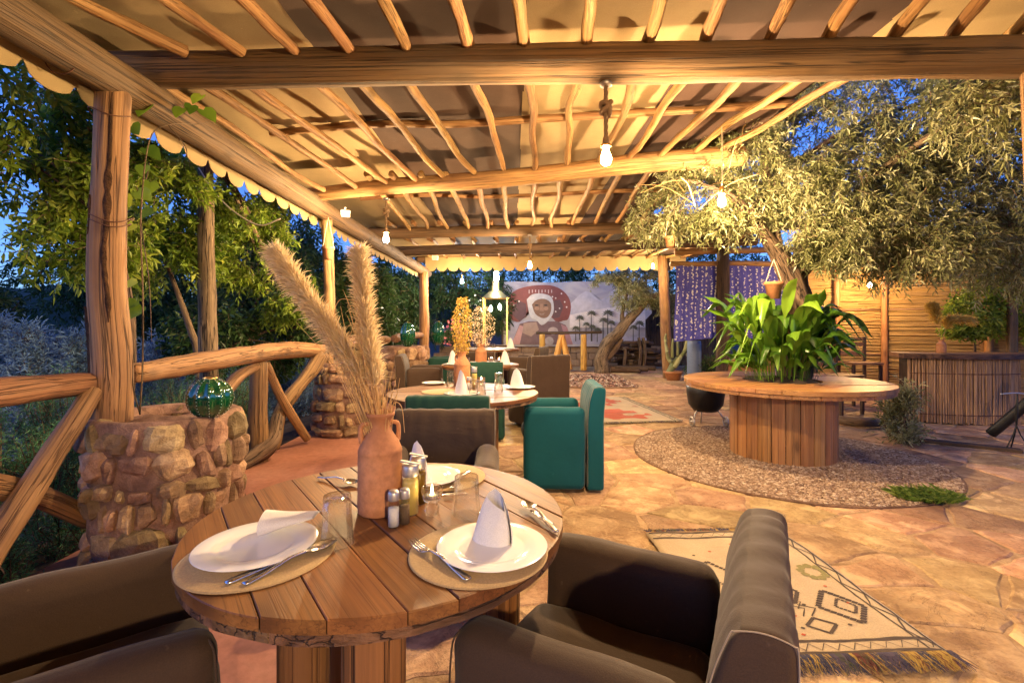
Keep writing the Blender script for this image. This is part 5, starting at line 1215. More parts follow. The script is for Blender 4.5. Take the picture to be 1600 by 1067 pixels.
# ------------------------------------------------------------------ foliage
def unit(a): return a / np.maximum(1e-9, np.linalg.norm(a, axis=-1, keepdims=True))
def foliage(parent, mat, blobs, per, L, Wd, seed, twig=0.22, droop=0.25, spread=0.9, clumpf=1.6, thresh=-0.12, leaf_name='crown', twig_mat='bark', fold=0.25, up=0.0, shell=0.55, vary=0.35):
    "blobs: (cx,cy,cz, rx,ry,rz, clumps). Leaves sit along little twigs; a noise field opens gaps in the crown"
    rs = np.random.RandomState(seed); Cs, Ds = [], []
    for (cx, cy, cz, rx, ry, rz, n) in blobs:
        k = 0; tries = 0
        while k < n and tries < n * 5:
            tries += 1
            d = rs.randn(3); d /= np.linalg.norm(d); q = rs.rand() ** (1 / 3.0); q = q * (1 - shell) + shell * rs.rand() ** 0.25
            p = np.array([cx + d[0] * rx * q, cy + d[1] * ry * q, cz + d[2] * rz * q])
            if mn.noise(Vector(p * clumpf + seed)) < thresh: continue
            Cs.append(p); Ds.append(d); k += 1
    C = np.array(Cs); D = np.array(Ds); n = len(C)
    D = unit(D * 0.7 + rs.randn(n, 3) * 0.6 + np.array([0, 0, up - droop])); tl = twig * (0.6 + 0.8 * rs.rand(n))
    # twigs: thin three-sided slivers
    s1 = unit(np.cross(D, rs.randn(n, 3))); s2 = np.cross(D, s1); w = 0.0022 + twig * 0.006
    B = C - D * tl[:, None] * 0.5; T = C + D * tl[:, None] * 0.5
    V = np.stack([B + s1 * w, B - s1 * w * .5 + s2 * w * .8, B - s1 * w * .5 - s2 * w * .8, T], 1).reshape(-1, 3); k = np.arange(n) * 4
    Fq = np.concatenate([np.stack([k + a, k + b, k + 3], 1) for a, b in ((0, 1), (1, 2), (2, 0))])
    tag(mesh_np('twigs', V, Fq, M[twig_mat], parent, None, None, False), kind='stuff')
    # leaves
    j = np.arange(per); t = (j + 0.6) / per
    base = B[:, None] + D[:, None] * (tl[:, None] * t[None])[..., None]
    ang = rs.rand(n, 1) * 6.28 + j[None] * 2.4 + rs.randn(n, per) * 0.4
    side = s1[:, None] * np.cos(ang)[..., None] + s2[:, None] * np.sin(ang)[..., None]
    ld = unit(D[:, None] * 0.75 + side * spread + rs.randn(n, per, 3) * 0.25 + np.array([0, 0, -droop * 0.6]))
    ln = L * (1 - vary + 2 * vary * rs.rand(n, per)); wd = Wd * (0.75 + 0.5 * rs.rand(n, per))
    nrm = unit(np.cross(ld, rs.randn(n, per, 3) * 0.5 + np.array([0.2, 0.1, 0.0]) + side)); sd = np.cross(ld, nrm)
    tip = base + ld * ln[..., None] + np.array([0, 0, -1]) * (ln * 0.12)[..., None]; mid = base + ld * (ln * 0.45)[..., None]
    l = mid + sd * (wd / 2)[..., None] + nrm * (wd * fold)[..., None]; r = mid - sd * (wd / 2)[..., None] + nrm * (wd * fold)[..., None]
    V = np.stack([base, r, tip, l], 2).reshape(-1, 3); m = n * per; k = np.arange(m) * 4
    Fq = np.concatenate([np.stack([k, k + 1, k + 2], 1), np.stack([k, k + 2, k + 3], 1)])
    cl = np.clip(0.5 + 0.28 * rs.randn(n), 0, 1)
    rv = np.clip(cl[:, None] * 0.65 + 0.35 * rs.rand(n, per), 0, 1)
    o = mesh_np(leaf_name, V, Fq, M[mat], parent, None, np.repeat(rv.ravel(), 4), False)
    tag(o, kind='stuff'); return o
def limb(t, pts, rad, seed, name='branch', mat='bark', sides=10, rough=0.14):
    return MB().tube(pts, rad, sides, 6, rough, seed, freq=4).build(name, M[mat], t)

# the olive tree that grows through the spool table
ol = thing('olive_tree', 'big silvery olive tree rising from the spool table, its crown filling the upper right', 'tree', (2.6, 4.5, 0.7))
limb(ol, [(2.70, 4.52, 0.66), (2.74, 4.5, 1.2), (2.69, 4.5, 1.56), (2.52, 4.48, 1.88)], [0.13, 0.12, 0.105, 0.085], 1.5, 'trunk', sides=16, rough=0.2)
limb(ol, [(2.78, 4.6, 0.66), (2.86, 4.6, 1.3), (2.84, 4.7, 1.75), (3.15, 4.9, 2.35), (3.6, 5.1, 2.9)], [0.10, 0.095, 0.085, 0.05, 0.02], 2.5, 'trunk', sides=14, rough=0.2)
limb(ol, [(2.54, 4.48, 1.84), (2.36, 4.42, 2.05), (2.12, 4.3, 2.26), (1.9, 4.2, 2.38), (1.55, 4.2, 2.5)], [0.08, 0.06, 0.045, 0.025, 0.01], 3.5)
limb(ol, [(2.53, 4.48, 1.86), (2.47, 4.5, 2.2), (2.46, 4.5, 2.5), (2.38, 4.45, 2.8), (2.5, 4.4, 3.3)], [0.06, 0.05, 0.045, 0.03, 0.012], 4.5)
limb(ol, [(2.46, 4.5, 2.5), (2.7, 4.4, 2.75), (3.1, 4.2, 3.0), (3.6, 3.9, 3.1)], [0.035, 0.03, 0.02, 0.008], 5.5)
limb(ol, [(2.84, 4.66, 1.7), (3.3, 4.5, 2.2), (3.9, 4.3, 2.55), (4.5, 4.2, 2.6)], [0.05, 0.04, 0.025, 0.008], 6.5)
limb(ol, [(2.9, 4.6, 2.0), (3.1, 4.0, 2.5), (3.3, 3.3, 2.75), (3.4, 2.9, 2.7)], [0.04, 0.03, 0.02, 0.008], 7.5)
for k in range(10):
    a = Vector((rng.uniform(1.5, 2.3), rng.uniform(3.9, 4.6), rng.uniform(2.2, 2.9))); b = a + Vector((rng.uniform(-.6, .1), rng.uniform(-.3, .3), rng.uniform(-.3, .25)))
    limb(ol, [a, a.lerp(b, .5) + Vector((0, 0, .06)), b], [0.006, 0.004, 0.002], k, 'twig', 'straw', 5, 0)
foliage(ol, 'leaf_olive', [(2.35, 4.5, 2.75, .75, .7, .6, 900), (3.1, 4.35, 2.5, .75, .65, .62, 900), (3.85, 4.35, 2.3, .8, .7, .62, 800), (3.3, 4.2, 3.15, 1.4, .95, .5, 900), (2.9, 4.25, 2.0, .4, .35, .3, 230), (2.2, 4.2, 3.1, .6, .6, .35, 330),
        (3.25, 3.1, 2.72, .55, .45, .4, 220), (1.78, 4.55, 2.5, .42, .5, .38, 260), (1.5, 4.9, 2.35, .3, .45, .35, 110), (4.7, 4.4, 2.2, .7, .7, .75, 600), (4.6, 4.0, 2.95, .8, .8, .45, 420), (3.7, 3.4, 3.0, .6, .5, .35, 260), (2.05, 4.45, 2.3, .35, .35, .3, 110), (3.4, 4.1, 1.9, .75, .45, .32, 420)],
        18, 0.058, 0.0140, 21, twig=0.26, droop=0.35, clumpf=1.9, thresh=-0.2)
# leafy arums in the spool
ar = thing('arum_plant', 'lush bright green broad-leaved plant clump growing from the middle of the spool table', 'plant', (SPx, SPy, SPz))
def blade(t, base, out, h, reach, L, Wd, droop, mat, seed, name='leaf', r=0.5):
    b = Vector(base); o = Vector((out[0], out[1], 0)); sidev = Vector((-o.y, o.x, 0))
    j = sidev * rng.uniform(-0.06, 0.06)
    P = catmull([b, b + o * reach * 0.22 + Vector((0, 0, h * 0.6)), b + o * reach * 0.6 + Vector((0, 0, h)) + j, b + o * reach + Vector((0, 0, h - droop)) + j * 2], 7)
    n = len(P); s0 = int(n * (1 - L)); vs, fs, rr = [], [], []
    tw = rng.uniform(-0.5, 0.5)
    for i, p in enumerate(P):
        u = i / (n - 1); d = (P[min(i + 1, n - 1)] - P[max(i - 1, 0)]).normalized()
        f = (u - (1 - L)) / L
        w = 0.006 if f <= 0 else max(0.0015, Wd * (math.sin(PI * min(1, f ** 0.62)) ** 0.85) * (1 - 0.15 * f))
        nr = sidev.cross(d).normalized() if abs(sidev.dot(d)) < .99 else Vector((0, 0, 1))
        sv = (sidev * math.cos(tw * u) + nr * math.sin(tw * u)); nn = sv.cross(d)
        ripple = 0.18 * math.sin(u * 16 + seed) if f > 0 else 0
        vs += [p - sv * w / 2 + nn * w * (0.20 + ripple), p - sv * w / 4 + nn * w * .08, p, p + sv * w / 4 + nn * w * .08, p + sv * w / 2 + nn * w * (0.20 - ripple)]; rr += [r] * 5
    for i in range(n - 1):
        for k in range(4): fs.append([i * 5 + k, i * 5 + k + 1, (i + 1) * 5 + k + 1, (i + 1) * 5 + k])
    return MB().add(vs, fs, None, rr).build(name, M[mat], t)
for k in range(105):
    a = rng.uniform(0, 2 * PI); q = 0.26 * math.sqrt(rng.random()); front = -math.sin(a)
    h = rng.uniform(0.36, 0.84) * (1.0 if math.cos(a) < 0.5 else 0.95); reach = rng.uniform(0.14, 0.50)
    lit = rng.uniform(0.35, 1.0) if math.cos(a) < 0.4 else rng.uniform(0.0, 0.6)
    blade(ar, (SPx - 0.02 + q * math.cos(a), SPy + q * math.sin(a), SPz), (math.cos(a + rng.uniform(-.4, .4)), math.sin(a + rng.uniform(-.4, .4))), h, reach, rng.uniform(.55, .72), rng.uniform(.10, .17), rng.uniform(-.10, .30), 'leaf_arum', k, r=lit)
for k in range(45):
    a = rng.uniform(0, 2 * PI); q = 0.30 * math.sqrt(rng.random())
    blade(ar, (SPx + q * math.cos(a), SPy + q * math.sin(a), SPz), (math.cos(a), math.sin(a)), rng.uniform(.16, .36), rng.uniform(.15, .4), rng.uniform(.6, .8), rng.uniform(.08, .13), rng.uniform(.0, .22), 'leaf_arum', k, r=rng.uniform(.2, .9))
for k in range(12):   # long arching strap leaves at the edges
    a = rng.uniform(0, 2 * PI); 
    blade(ar, (SPx + .2 * math.cos(a), SPy + .2 * math.sin(a), SPz), (math.cos(a), math.sin(a)), rng.uniform(.35, .55), rng.uniform(.42, .62), .8, rng.uniform(.022, .04), rng.uniform(.1, .3), 'leaf_arum', k, r=rng.uniform(.4, 1))
gi = thing('ginger_plant', 'dark glossy long-leaved plant leaning right out of the spool table', 'plant', (SPx + .28, SPy, SPz))
for k in range(20):
    a = rng.uniform(-1.1, 0.9); blade(gi, (SPx + .22 + rng.uniform(-.08, .08), SPy + rng.uniform(-.2, .15), SPz), (math.cos(a), math.sin(a)), rng.uniform(.35, .72), rng.uniform(.2, .5), .55, rng.uniform(.07, .13), rng.uniform(0, .28), 'leaf_dark', k, r=rng.uniform(.3, 1))

# trees of the garden beyond the railing
def garden_tree(label, trunk, rad, blobs, mat, per, L, Wd, seed, name='garden_tree', group=None, limbs=(), **kw):
    t = thing(name, label, 'tree', tuple(trunk[0]), group)
    limb(t, trunk, rad, seed, 'trunk', sides=12)
    for b in blobs[:4]:
        c = Vector(b[:3]); s_ = Vector(trunk[-1]) if not limbs else Vector(trunk[-1]); mid = s_.lerp(c, .5) + Vector((rng.uniform(-.1, .1), rng.uniform(-.1, .1), .08))
        limb(t, [s_, mid, c], [rad[-1] * .8, rad[-1] * .5, rad[-1] * .2], seed + b[0], 'branch', sides=7)
    foliage(t, mat, blobs, per, L, Wd, seed, **kw); return t
garden_tree('slender broad-leaved tree left of the split log post, its leaves filling the upper left corner', [(-2.92, 3.45, -.3), (-2.78, 3.42, .6), (-2.74, 3.4, 1.25), (-2.85, 3.4, 1.9)], [.045, .035, .03, .02],
    [(-3.35, 3.25, 2.35, .62, .6, .55, 330), (-3.75, 3.4, 2.6, .6, .6, .6, 260), (-2.98, 3.5, 1.95, .28, .35, .35, 110), (-2.75, 3.6, 2.3, .35, .45, .35, 170), (-3.3, 3.4, 1.75, .3, .3, .25, 70), (-3.0, 2.9, 2.75, .6, .5, .3, 150)], 'leaf_lit', 12, .070, .029, 31, twig=.22, droop=.25, thresh=0.03, clumpf=2.4)
garden_tree('leafy tree with thin forked trunks between the log post and the straight brown trunk', [(-3.12, 4.75, -.3), (-3.14, 4.75, .8), (-3.2, 4.7, 1.2), (-3.4, 4.7, 1.75)], [.045, .04, .03, .02],
    [(-3.45, 4.6, 2.5, .55, .6, .5, 330), (-3.1, 4.5, 2.2, .4, .4, .4, 220), (-3.6, 4.8, 1.85, .45, .4, .4, 150), (-3.0, 4.4, 1.75, .25, .3, .25, 70)], 'leaf_lit', 12, .070, .029, 33, twig=.22, thresh=0.03, clumpf=2.4)
garden_tree('tree with the straight bare brown trunk rising behind the second railing', [(-2.72, 4.28, -.3), (-2.74, 4.28, .8), (-2.76, 4.28, 1.8), (-2.78, 4.3, 2.9)], [.085, .075, .07, .06],
    [(-2.85, 5.3, 2.0, .42, .55, .42, 220), (-2.75, 5.7, 1.6, .35, .5, .4, 200), (-2.7, 4.9, 2.35, .4, .5, .3, 120), (-3.1, 5.4, 2.4, .5, .5, .4, 180)], 'leaf_lit', 12, .070, .028, 35, twig=.22, thresh=0.06, clumpf=2.4)
garden_tree('dark leafy shrub tree below the brown trunk, behind the second railing', [(-3.5, 5.6, -.4), (-3.45, 5.6, .4), (-3.4, 5.6, .9)], [.05, .04, .03],
    [(-3.6, 5.6, 1.05, .5, .4, .45, 220), (-3.0, 5.9, 1.0, .4, .4, .45, 190), (-2.8, 6.4, 1.2, .4, .4, .45, 170)], 'leaf_dark', 9, .095, .038, 37, twig=.22)
for i, (x, y, h, w_, lab) in enumerate(((-4.2, 8.5, 3.4, 1.0, 'dark tree behind the tall left pampas plume'), (-3.1, 9.2, 3.0, .8, 'dark tree just behind the two pampas plumes and the hanging pot'), (-3.2, 12.0, 3.0, 1.0, 'dark olive tree left of the far corner post'), (-1.4, 14.4, 4.2, 1.4, 'dim grey-green tree right of the far corner post'),
        (-7.5, 10.5, 3.2, 1.3, 'dark blue-green tree mass in the gap left of the log post'), (-5.6, 11.5, 4.4, 1.5, 'tall dark tree seen between the brown trunk and the canopy edge'), (-10.5, 12.0, 4.5, 2.0, 'tall dark tree at the far left edge'),
        (0.8, 17.5, 5.2, 2.0, 'dim tree standing behind the left half of the banner'), (3.6, 17.0, 5.2, 2.0, 'dim tree standing behind the right half of the banner'), (6.6, 15.5, 5.0, 1.9, 'dark tree behind the blue hanging cloth'), (-3.6, 17.5, 5.5, 2.0, 'far dark tree above the last railing'), (9.5, 14.0, 4.6, 1.8, 'dark tree behind the reed wall'), (-8.0, 6.6, 2.2, 0.9, 'dark shrub tree low at the far left edge'))):
    bl = [(x, y, h * .62, w_, w_ * .8, h * .28, 420), (x + w_ * .5, y - .2, h * .45, w_ * .6, w_ * .6, h * .25, 260), (x - w_ * .5, y, h * .42, w_ * .6, w_ * .6, h * .28, 260), (x, y, h * .85, w_ * .6, w_ * .6, h * .2, 120)]
    garden_tree(lab, [(x, y, -.5), (x + .05, y, h * .25), (x, y, h * .55)], [.11, .09, .05], bl, 'leaf_dark', 10, .12, .04, 50 + i, twig=.32, thresh=-0.1, group='dark trees round the garden')
def conifer(label, x, y, h, w_, seed, mat='leaf_blue', z0=-.4, group='pale blue conifers', dens=1.0):
    t = thing('conifer_shrub', label, 'shrub', (x, y, z0), group); limb(t, [(x, y, z0), (x, y, z0 + h * .5), (x, y, z0 + h * .93)], [.04, .025, .006], seed, 'trunk', sides=6)
    bl = [(x, y, z0 + h * f, w_ * (1 - f) + .05, w_ * (1 - f) + .05, h * .12, int((60 + 190 * (1 - f)) * dens)) for f in (.12, .27, .42, .57, .72, .85)]
    foliage(t, mat, bl, 12, .07, .014, seed, twig=.24, droop=-.1, up=.45, spread=.6, thresh=-.3, clumpf=3); return t
for i, (px, py, Y, w_, lb) in enumerate(((-10, 480, 5.6, .6, 'leftmost of the pale blue conifers, cut by the picture edge'), (45, 500, 5.2, .5, 'pale blue conifer with the tallest tip left of the log post'), (82, 520, 5.9, .55, 'pale blue conifer between its two neighbours left of the log post'), (125, 507, 5.4, .42, 'pale blue conifer touching the left side of the log post'), (385, 520, 7.8, .7, 'pale blue shrub above the second rail, right of the brown trunk'), (455, 528, 8.2, .7, 'pale blue shrub above the second rail, left of the pampas'), (245, 520, 7.2, .6, 'pale blue shrub low between the thin trunks'))):
    p = W(px, py, Y); conifer(lb, p.x, p.y, p.z + .4, w_, 80 + i)
def rosemary(label, x, y, h, w_, seed, z0=-.35):
    t = thing('rosemary_bush', label, 'bush', (x, y, z0), 'rosemary bushes beyond the railing')
    foliage(t, 'leaf_rosemary', [(x, y, z0 + h * .45, w_, w_, h * .45, 300), (x, y, z0 + h * .8, w_ * .8, w_ * .8, h * .25, 150)], 22, .032, .0055, seed, twig=.24, droop=-.2, up=1.1, spread=1.0, thresh=-.35, clumpf=4, leaf_name='needles'); return t
for i, (x, y, h, w_, lb) in enumerate(((-2.72, 1.95, 1.0, .3, 'rosemary bush nearest the camera under the left rail'), (-2.95, 2.45, 1.12, .32, 'rosemary bush behind the crossed braces'), (-2.62, 2.75, .95, .28, 'rosemary bush touching the stone planter'), (-3.35, 2.75, 1.2, .35, 'taller rosemary bush left of the log post, second row'), (-3.5, 2.2, 1.15, .33, 'rosemary bush at the left picture edge below the rail'), (-3.1, 3.3, 1.15, .35, 'rosemary bush directly behind the log post'), (-2.75, 3.9, 1.05, .35, 'rosemary bush under the second rail near the planter'), (-2.8, 4.7, 1.05, .35, 'rosemary bush behind the forked uprights'), (-2.42, 2.12, .62, .2, 'low rosemary tuft at the foot of the planter'))):
    rosemary(lb, x, y, h, w_, 100 + i)
# flowers
def flower_bush(label, x, y, z, r_, mat, n, seed, lmat='leaf_dark', h=.5):
    t = thing('flowering_bush', label, 'bush', (x, y, 0)); limb(t, [(x, y, 0), (x, y, z * .6), (x, y, z)], [.02, .015, .008], seed, 'stem', sides=6)
    foliage(t, lmat, [(x, y, z, r_, r_, h, 160)], 9, .06, .025, seed, twig=.16, thresh=-.2)
    rs = np.random.RandomState(seed); c = np.array([x, y, z]) + unit(rs.randn(n, 3)) * np.array([r_, r_, h]) * (.75 + .35 * rs.rand(n, 1))
    V, rr = [], []
    for p in c:
        a0 = rs.rand() * 6; nn = unit(rs.randn(3) + np.array([.1, -1.2, .3])); s1 = unit(np.cross(nn, [0, 0, 1.0])); s2 = np.cross(nn, s1)
        for k in range(5):
            a = a0 + k * 1.257; d = s1 * math.cos(a) + s2 * math.sin(a); e = np.cross(nn, d); q = .026
            V += [p, p + d * q * .7 + e * q * .45 + nn * .006, p + d * q * 1.25 + nn * .003, p + d * q * .7 - e * q * .45 + nn * .006]; rr += [rs.rand()] * 4
    tag(mesh_np('blossoms', np.array(V), np.arange(len(V)).reshape(-1, 4), M[mat], t, None, rr, False), kind='stuff')
flower_bush('white flowering bush left of the far corner post', -2.75, 9.6, 1.25, .38, 'petal_white', 70, 120, h=.6)
flower_bush('white flowering bush right of the far corner post', -1.0, 12.6, 1.4, .4, 'petal_white', 60, 121, h=.6)
flower_bush('pink flowering bush between the corner post and the golden oats', -1.35, 11.2, 1.05, .4, 'petal_pink', 90, 122, h=.3)
# vines with single leaves
def heart(t, c, nrm, up, s, mat, r, name='leaf'):
    n_ = Vector(nrm).normalized(); u = (Vector(up) - n_ * Vector(up).dot(n_)).normalized(); v = n_.cross(u)
    O = [(0, 0), (.18, .28), (.52, .42), (.80, .30), (1.0, .0), (.80, -.30), (.52, -.42), (.18, -.28)]
    O = [(-.12, .2), (.1, .45), (.45, .46), (.8, .24), (1.08, 0)]
    L_ = [(0, 0)] + O; c = Vector(c)
    vs = [c + u * a * s for a in (0, .35, .7, 1.08)]; vs_mid = len(vs)
    for sg in (1, -1): vs += [c + u * a * s + v * b * s * sg + n_ * abs(b) * s * .35 for a, b in O[:4]]
    fs = []
    for sg, o in ((1, 4), (-1, 8)):
        q = [[0, o + 1, o + 0], [0, 1, o + 2, o + 1], [1, 2, o + 3, o + 2], [2, 3, o + 3]]
        fs += [f if sg < 0 else f[::-1] for f in q]
    return MB().add(vs, fs, None, r).build(name, M[mat], t)
vn = thing('climbing_vine', 'thin vine with heart-shaped leaves over the left plate and up the split post', 'vine', (-2.0, 2.6, .75))
for pts in ([(-1.98, 2.52, .74), (-1.95, 2.50, 1.0), (-1.965, 2.52, 1.4), (-1.99, 2.54, 1.8), (-1.96, 2.56, 2.2), (-1.93, 2.66, 2.33), (-1.90, 2.9, 2.44), (-1.92, 3.1, 2.58)], [(-1.93, 2.66, 2.33), (-1.9, 2.75, 2.25), (-1.92, 2.8, 2.20)], [(-1.9, 2.42, .75), (-1.96, 2.45, .9), (-1.97, 2.47, 1.15)], [(-2.22, 2.9, 2.2), (-2.35, 3.0, 1.9), (-2.3, 3.0, 1.5), (-2.32, 3.05, 1.1)]):
    limb(vn, pts, [.0042, .0035, .0015], 3, 'stem', 'bark', 5, 0.1)
for (px, py, Y, s) in ((232, 165, 2.62, .10), (205, 198, 2.7, .10), (228, 232, 2.75, .10), (285, 170, 2.75, .085), (300, 165, 2.78, .075), (315, 150, 2.8, .085), (318, 172, 2.8, .10), (310, 128, 2.85, .05), (190, 306, 2.5, .08), (215, 300, 2.7, .10), (235, 285, 2.8, .09), (225, 260, 2.75, .08), (212, 470, 2.75, .07), (222, 480, 2.75, .09), (214, 440, 2.7, .07), (208, 350, 2.6, .08), (240, 330, 2.9, .09)):
    p = W(px, py, Y); a = rng.uniform(-.7, .7); heart(vn, p, (.35 + rng.uniform(-.4, .4), -.8, .5), (rng.uniform(-.7, .7), .1, -1 + rng.uniform(-.2, .7)), s, 'leaf_lit', rng.uniform(.2, .8))
# succulent in a pot
def pot(t, x, y, z, h, r, name='pot', hang=False):
    MB().lathe([(0.0005, 0), (r * .68, 0), (r * .95, h * .8), (r * 1.08, h * .82), (r * 1.08, h), (r * .95, h), (r * .88, h * .8), (0.0005, h * .78)], 28, (x, y, z), jit=.01).build(name, M['terracotta'], t)
p = G(1052, 594); su = thing('potted_succulent', 'pale branching succulent in a terracotta pot by the far right post', 'potted plant', tuple(p))
pot(su, p.x, p.y, 0, .2, .2); mb = MB()
for (dx, dz, ddx, l, r_) in ((-.1, .15, .22, .35, .075), (.02, .3, .2, .3, .06), (-.05, .4, -.12, .25, .045), (.16, .5, .15, .25, .04), (-.12, .5, -.05, .4, .035), (.1, .55, .02, .45, .035), (.22, .6, .1, .35, .035), (-.02, .5, .0, .42, .035), (.3, .55, .16, .12, .05), (-.16, .85, -.02, .18, .03), (.0, .85, .06, .14, .028), (.36, .62, .04, .2, .03)):
    mb.tube([(p.x + dx, p.y, dz), (p.x + dx + ddx * .5, p.y + rng.uniform(-.05, .05), dz + l * .5), (p.x + dx + ddx, p.y + rng.uniform(-.1, .1), dz + l)], [r_, r_ * 1.05, r_ * .6], 7, 4, .15, dx * 9, r=rng.random())
mb.build('succulent_stems', M['leaf_pale'], su)
# little conifer, grass tuft, shrubs on the right
p = G(1413, 690); conifer('small dark green sapling in the paving left of the bar counter', p.x, p.y, .6, .2, 140, 'leaf_olive', 0.0, None, .22)
def tuft(label, x, y, r_, n, h, seed, mat='grass'):
    rs = np.random.RandomState(seed); a = rs.rand(n) * 6.28; q = r_ * np.sqrt(rs.rand(n)); b = np.stack([x + q * np.cos(a) * 1.5, y + q * np.sin(a) * .9, np.full(n, .01)], 1)
    d = np.stack([rs.randn(n) * .5, rs.randn(n) * .5, np.ones(n)], 1) * (h * (.5 + .7 * rs.rand(n)))[:, None]; s_ = unit(np.cross(d, rs.randn(n, 3))) * .0028
    V = np.stack([b - s_, b + s_, b + d * .6 + s_ * .7, b + d + np.stack([d[:, 0] * .6, d[:, 1] * .6, -.2 * d[:, 2]], 1)], 1).reshape(-1, 3)
    o = mesh_np('grass_tuft', V, np.arange(n * 4).reshape(-1, 4), M[mat], None, None, np.repeat(rs.rand(n), 4), False, (x, y, 0)); return tag(o, label, 'grass', kind='stuff')
p = G(1448, 779); tuft('low green grass tuft at the right rim of the gravel circle', p.x, p.y, .15, 1100, .05, 150)
# ------------------------------------------------------------------ right-hand side: reed wall, hut, pots
rw = thing('reed_wall', 'tall golden reed wall behind the bar counter, canes laid level', 'wall', (6.5, 8.4, 0))
def reed_panel(x0, y0, x1, y1, z1, seed):
    rs = random.Random(seed); mb = MB(); z = 0.02; k = 0
    while z < z1:
        r_ = rs.uniform(.007, .012); a = rs.uniform(0, .03); t0 = 0.0
        while t0 < 1:
            t1 = min(1, t0 + rs.uniform(.3, .8)); m = (t0 + t1) / 2
            P = [Vector((x0 + (x1 - x0) * t, y0 + (y1 - y0) * t - a, z + rs.uniform(-.008, .008))) for t in (t0, m, t1)]
            mb.tube(P, r_, 5, 1, .08, k, cap=False); t0 = t1 + .002; k += 1
        z += r_ * 1.75
    tag(mb.build('reed_canes', M['reed'], rw), kind='stuff')
reed_panel(5.45, 8.8, 6.6, 8.5, 2.75, 1); reed_panel(6.6, 8.5, 9.4, 7.2, 2.85, 2); reed_panel(7.05, 7.15, 9.2, 6.1, 2.9, 3)
MB().box((4.3, .05, 2.8), (7.65, 8.25 + .1, 1.4), Rz(-.38)).build('backing', M['darkwood'], rw, smooth=False)
for (x, y) in ((5.9, 8.6), (6.62, 8.42), (7.1, 7.05)): MB().tube([(x, y, 0), (x, y, 1.5), (x, y, 2.9)], [.055, .05, .05], 10, 5, .08, x).build('post', M['spool'], rw)
for z in (.7, 1.5, 2.3):
    for (a, b) in (((5.45, 8.76), (6.6, 8.46)), ((6.6, 8.46), (9.4, 7.16))): MB().tube([(a[0], a[1], z), ((a[0] + b[0]) / 2, (a[1] + b[1]) / 2, z), (b[0], b[1], z)], .014, 6, 3, .1, z).build('batten', M['bamboo'], rw)
hr = thing('reed_hut', 'small hut roof and post in cool light at the right edge above the reeds', 'hut', (6.9, 6.9, 0))
MB().box((2.6, 1.4, .10), (7.9, 6.5, 2.62), Rz(-.45) @ Rx(.05), bev=.01).build('roof', M['darkwood'], hr, smooth=False)
MB().box((2.7, .05, .13), (7.62, 5.93, 2.60), Rz(-.45), bev=.008).build('fascia', M['beam'], hr, smooth=False)
for (x, y) in ((6.78, 6.42), (8.9, 5.5)): MB().box((.09, .09, 2.55), (x, y, 1.275), Rz(-.45), bev=.01).build('post', M['beam'], hr, smooth=False)
# warm wall lamp on the reeds
wlx, wly, wlz = 5.93, 7.85, 1.9
wl = thing('wall_lamp', 'lit bulb on an arm before the reed wall, under the olive leaves', 'lamp', (wlx, wly, wlz))
MB().lathe([(.012, .07), (.022, .06), (.024, .03), (.014, .02)], 16, (wlx, wly, wlz)).build('socket', M['dull_metal'], wl)
MB().tube([(wlx, wly, wlz + .06), (wlx, wly + .1, wlz + .16), (wlx + .02, wly + .75, wlz + .16)], .008, 6, 4).build('arm', M['black_metal'], wl)
MB().lathe([(.012, .025), (.026, .0), (.03, -.03), (.02, -.055), (.0005, -.06)], 12, (wlx, wly, wlz)).build('bulb', emit('lit_wall_bulb', (1, .58, .22), BULB * 0.65), wl)
def bush_at(label, blobs, mat, seed, L=.08, Wd=.035, per=9, name='leafy_shrub', **kw):
    x, y = blobs[0][0], blobs[0][1]; t = thing(name, label, 'shrub', (x, y, 0)); limb(t, [(x, y, 0), (x, y, blobs[0][2] * .5), (x, y, blobs[0][2])], [.025, .02, .008], seed, 'stem', sides=6)
    foliage(t, mat, blobs, per, L, Wd, seed, twig=.2, **kw); return t
bush_at('leafy climber covering the hut post at the right edge, beside the bar top', [(6.55, 6.7, 1.35, .35, .3, .45, 200), (6.85, 6.5, 2.0, .35, .3, .5, 190), (6.35, 6.75, .98, .35, .3, .2, 150), (7.3, 6.6, 1.5, .4, .3, .6, 170)], 'leaf_lit', 160, .075, .03)
bush_at('dark shrub between the spool table and the bar counter', [(4.35, 7.2, .55, .3, .3, .35, 120)], 'leaf_dark', 161)
bush_at('dry dark undergrowth below the blue cloth', [(4.35, 9.7, .35, .55, .3, .3, 240), (3.9, 9.9, .3, .3, .3, .25, 100)], 'leaf_dark', 162, .05, .02)
# vase with pampas on the bar
bz = .866; bvx, bvy = 5.42, 5.98
vase(bvx, bvy, bz, .17, .05, 'small terracotta vase on the bar counter', ())
bp = thing('pampas_plume', 'pair of glowing pampas plumes in the vase on the bar counter', 'dried plant', (bvx, bvy, bz + .15))
for (dx, h, s_) in ((-.09, .38, 1), (.12, .28, 2)):
    P = [(bvx, bvy, bz + .12), (bvx + dx * .5, bvy, bz + .15 + h * .55), (bvx + dx, bvy, bz + .15 + h), (bvx + dx * (1.2 if s_ == 1 else 3.2), bvy, bz + .15 + h * (1.15 if s_ == 1 else .95))]
    limb(bp, P[:3], [.003, .002, .0015], s_, 'stalk', 'straw', 5, 0); plume_np('plume', P[1:], 1, .045, 1500, 20 + s_, bp, 'oat', .05, .003)
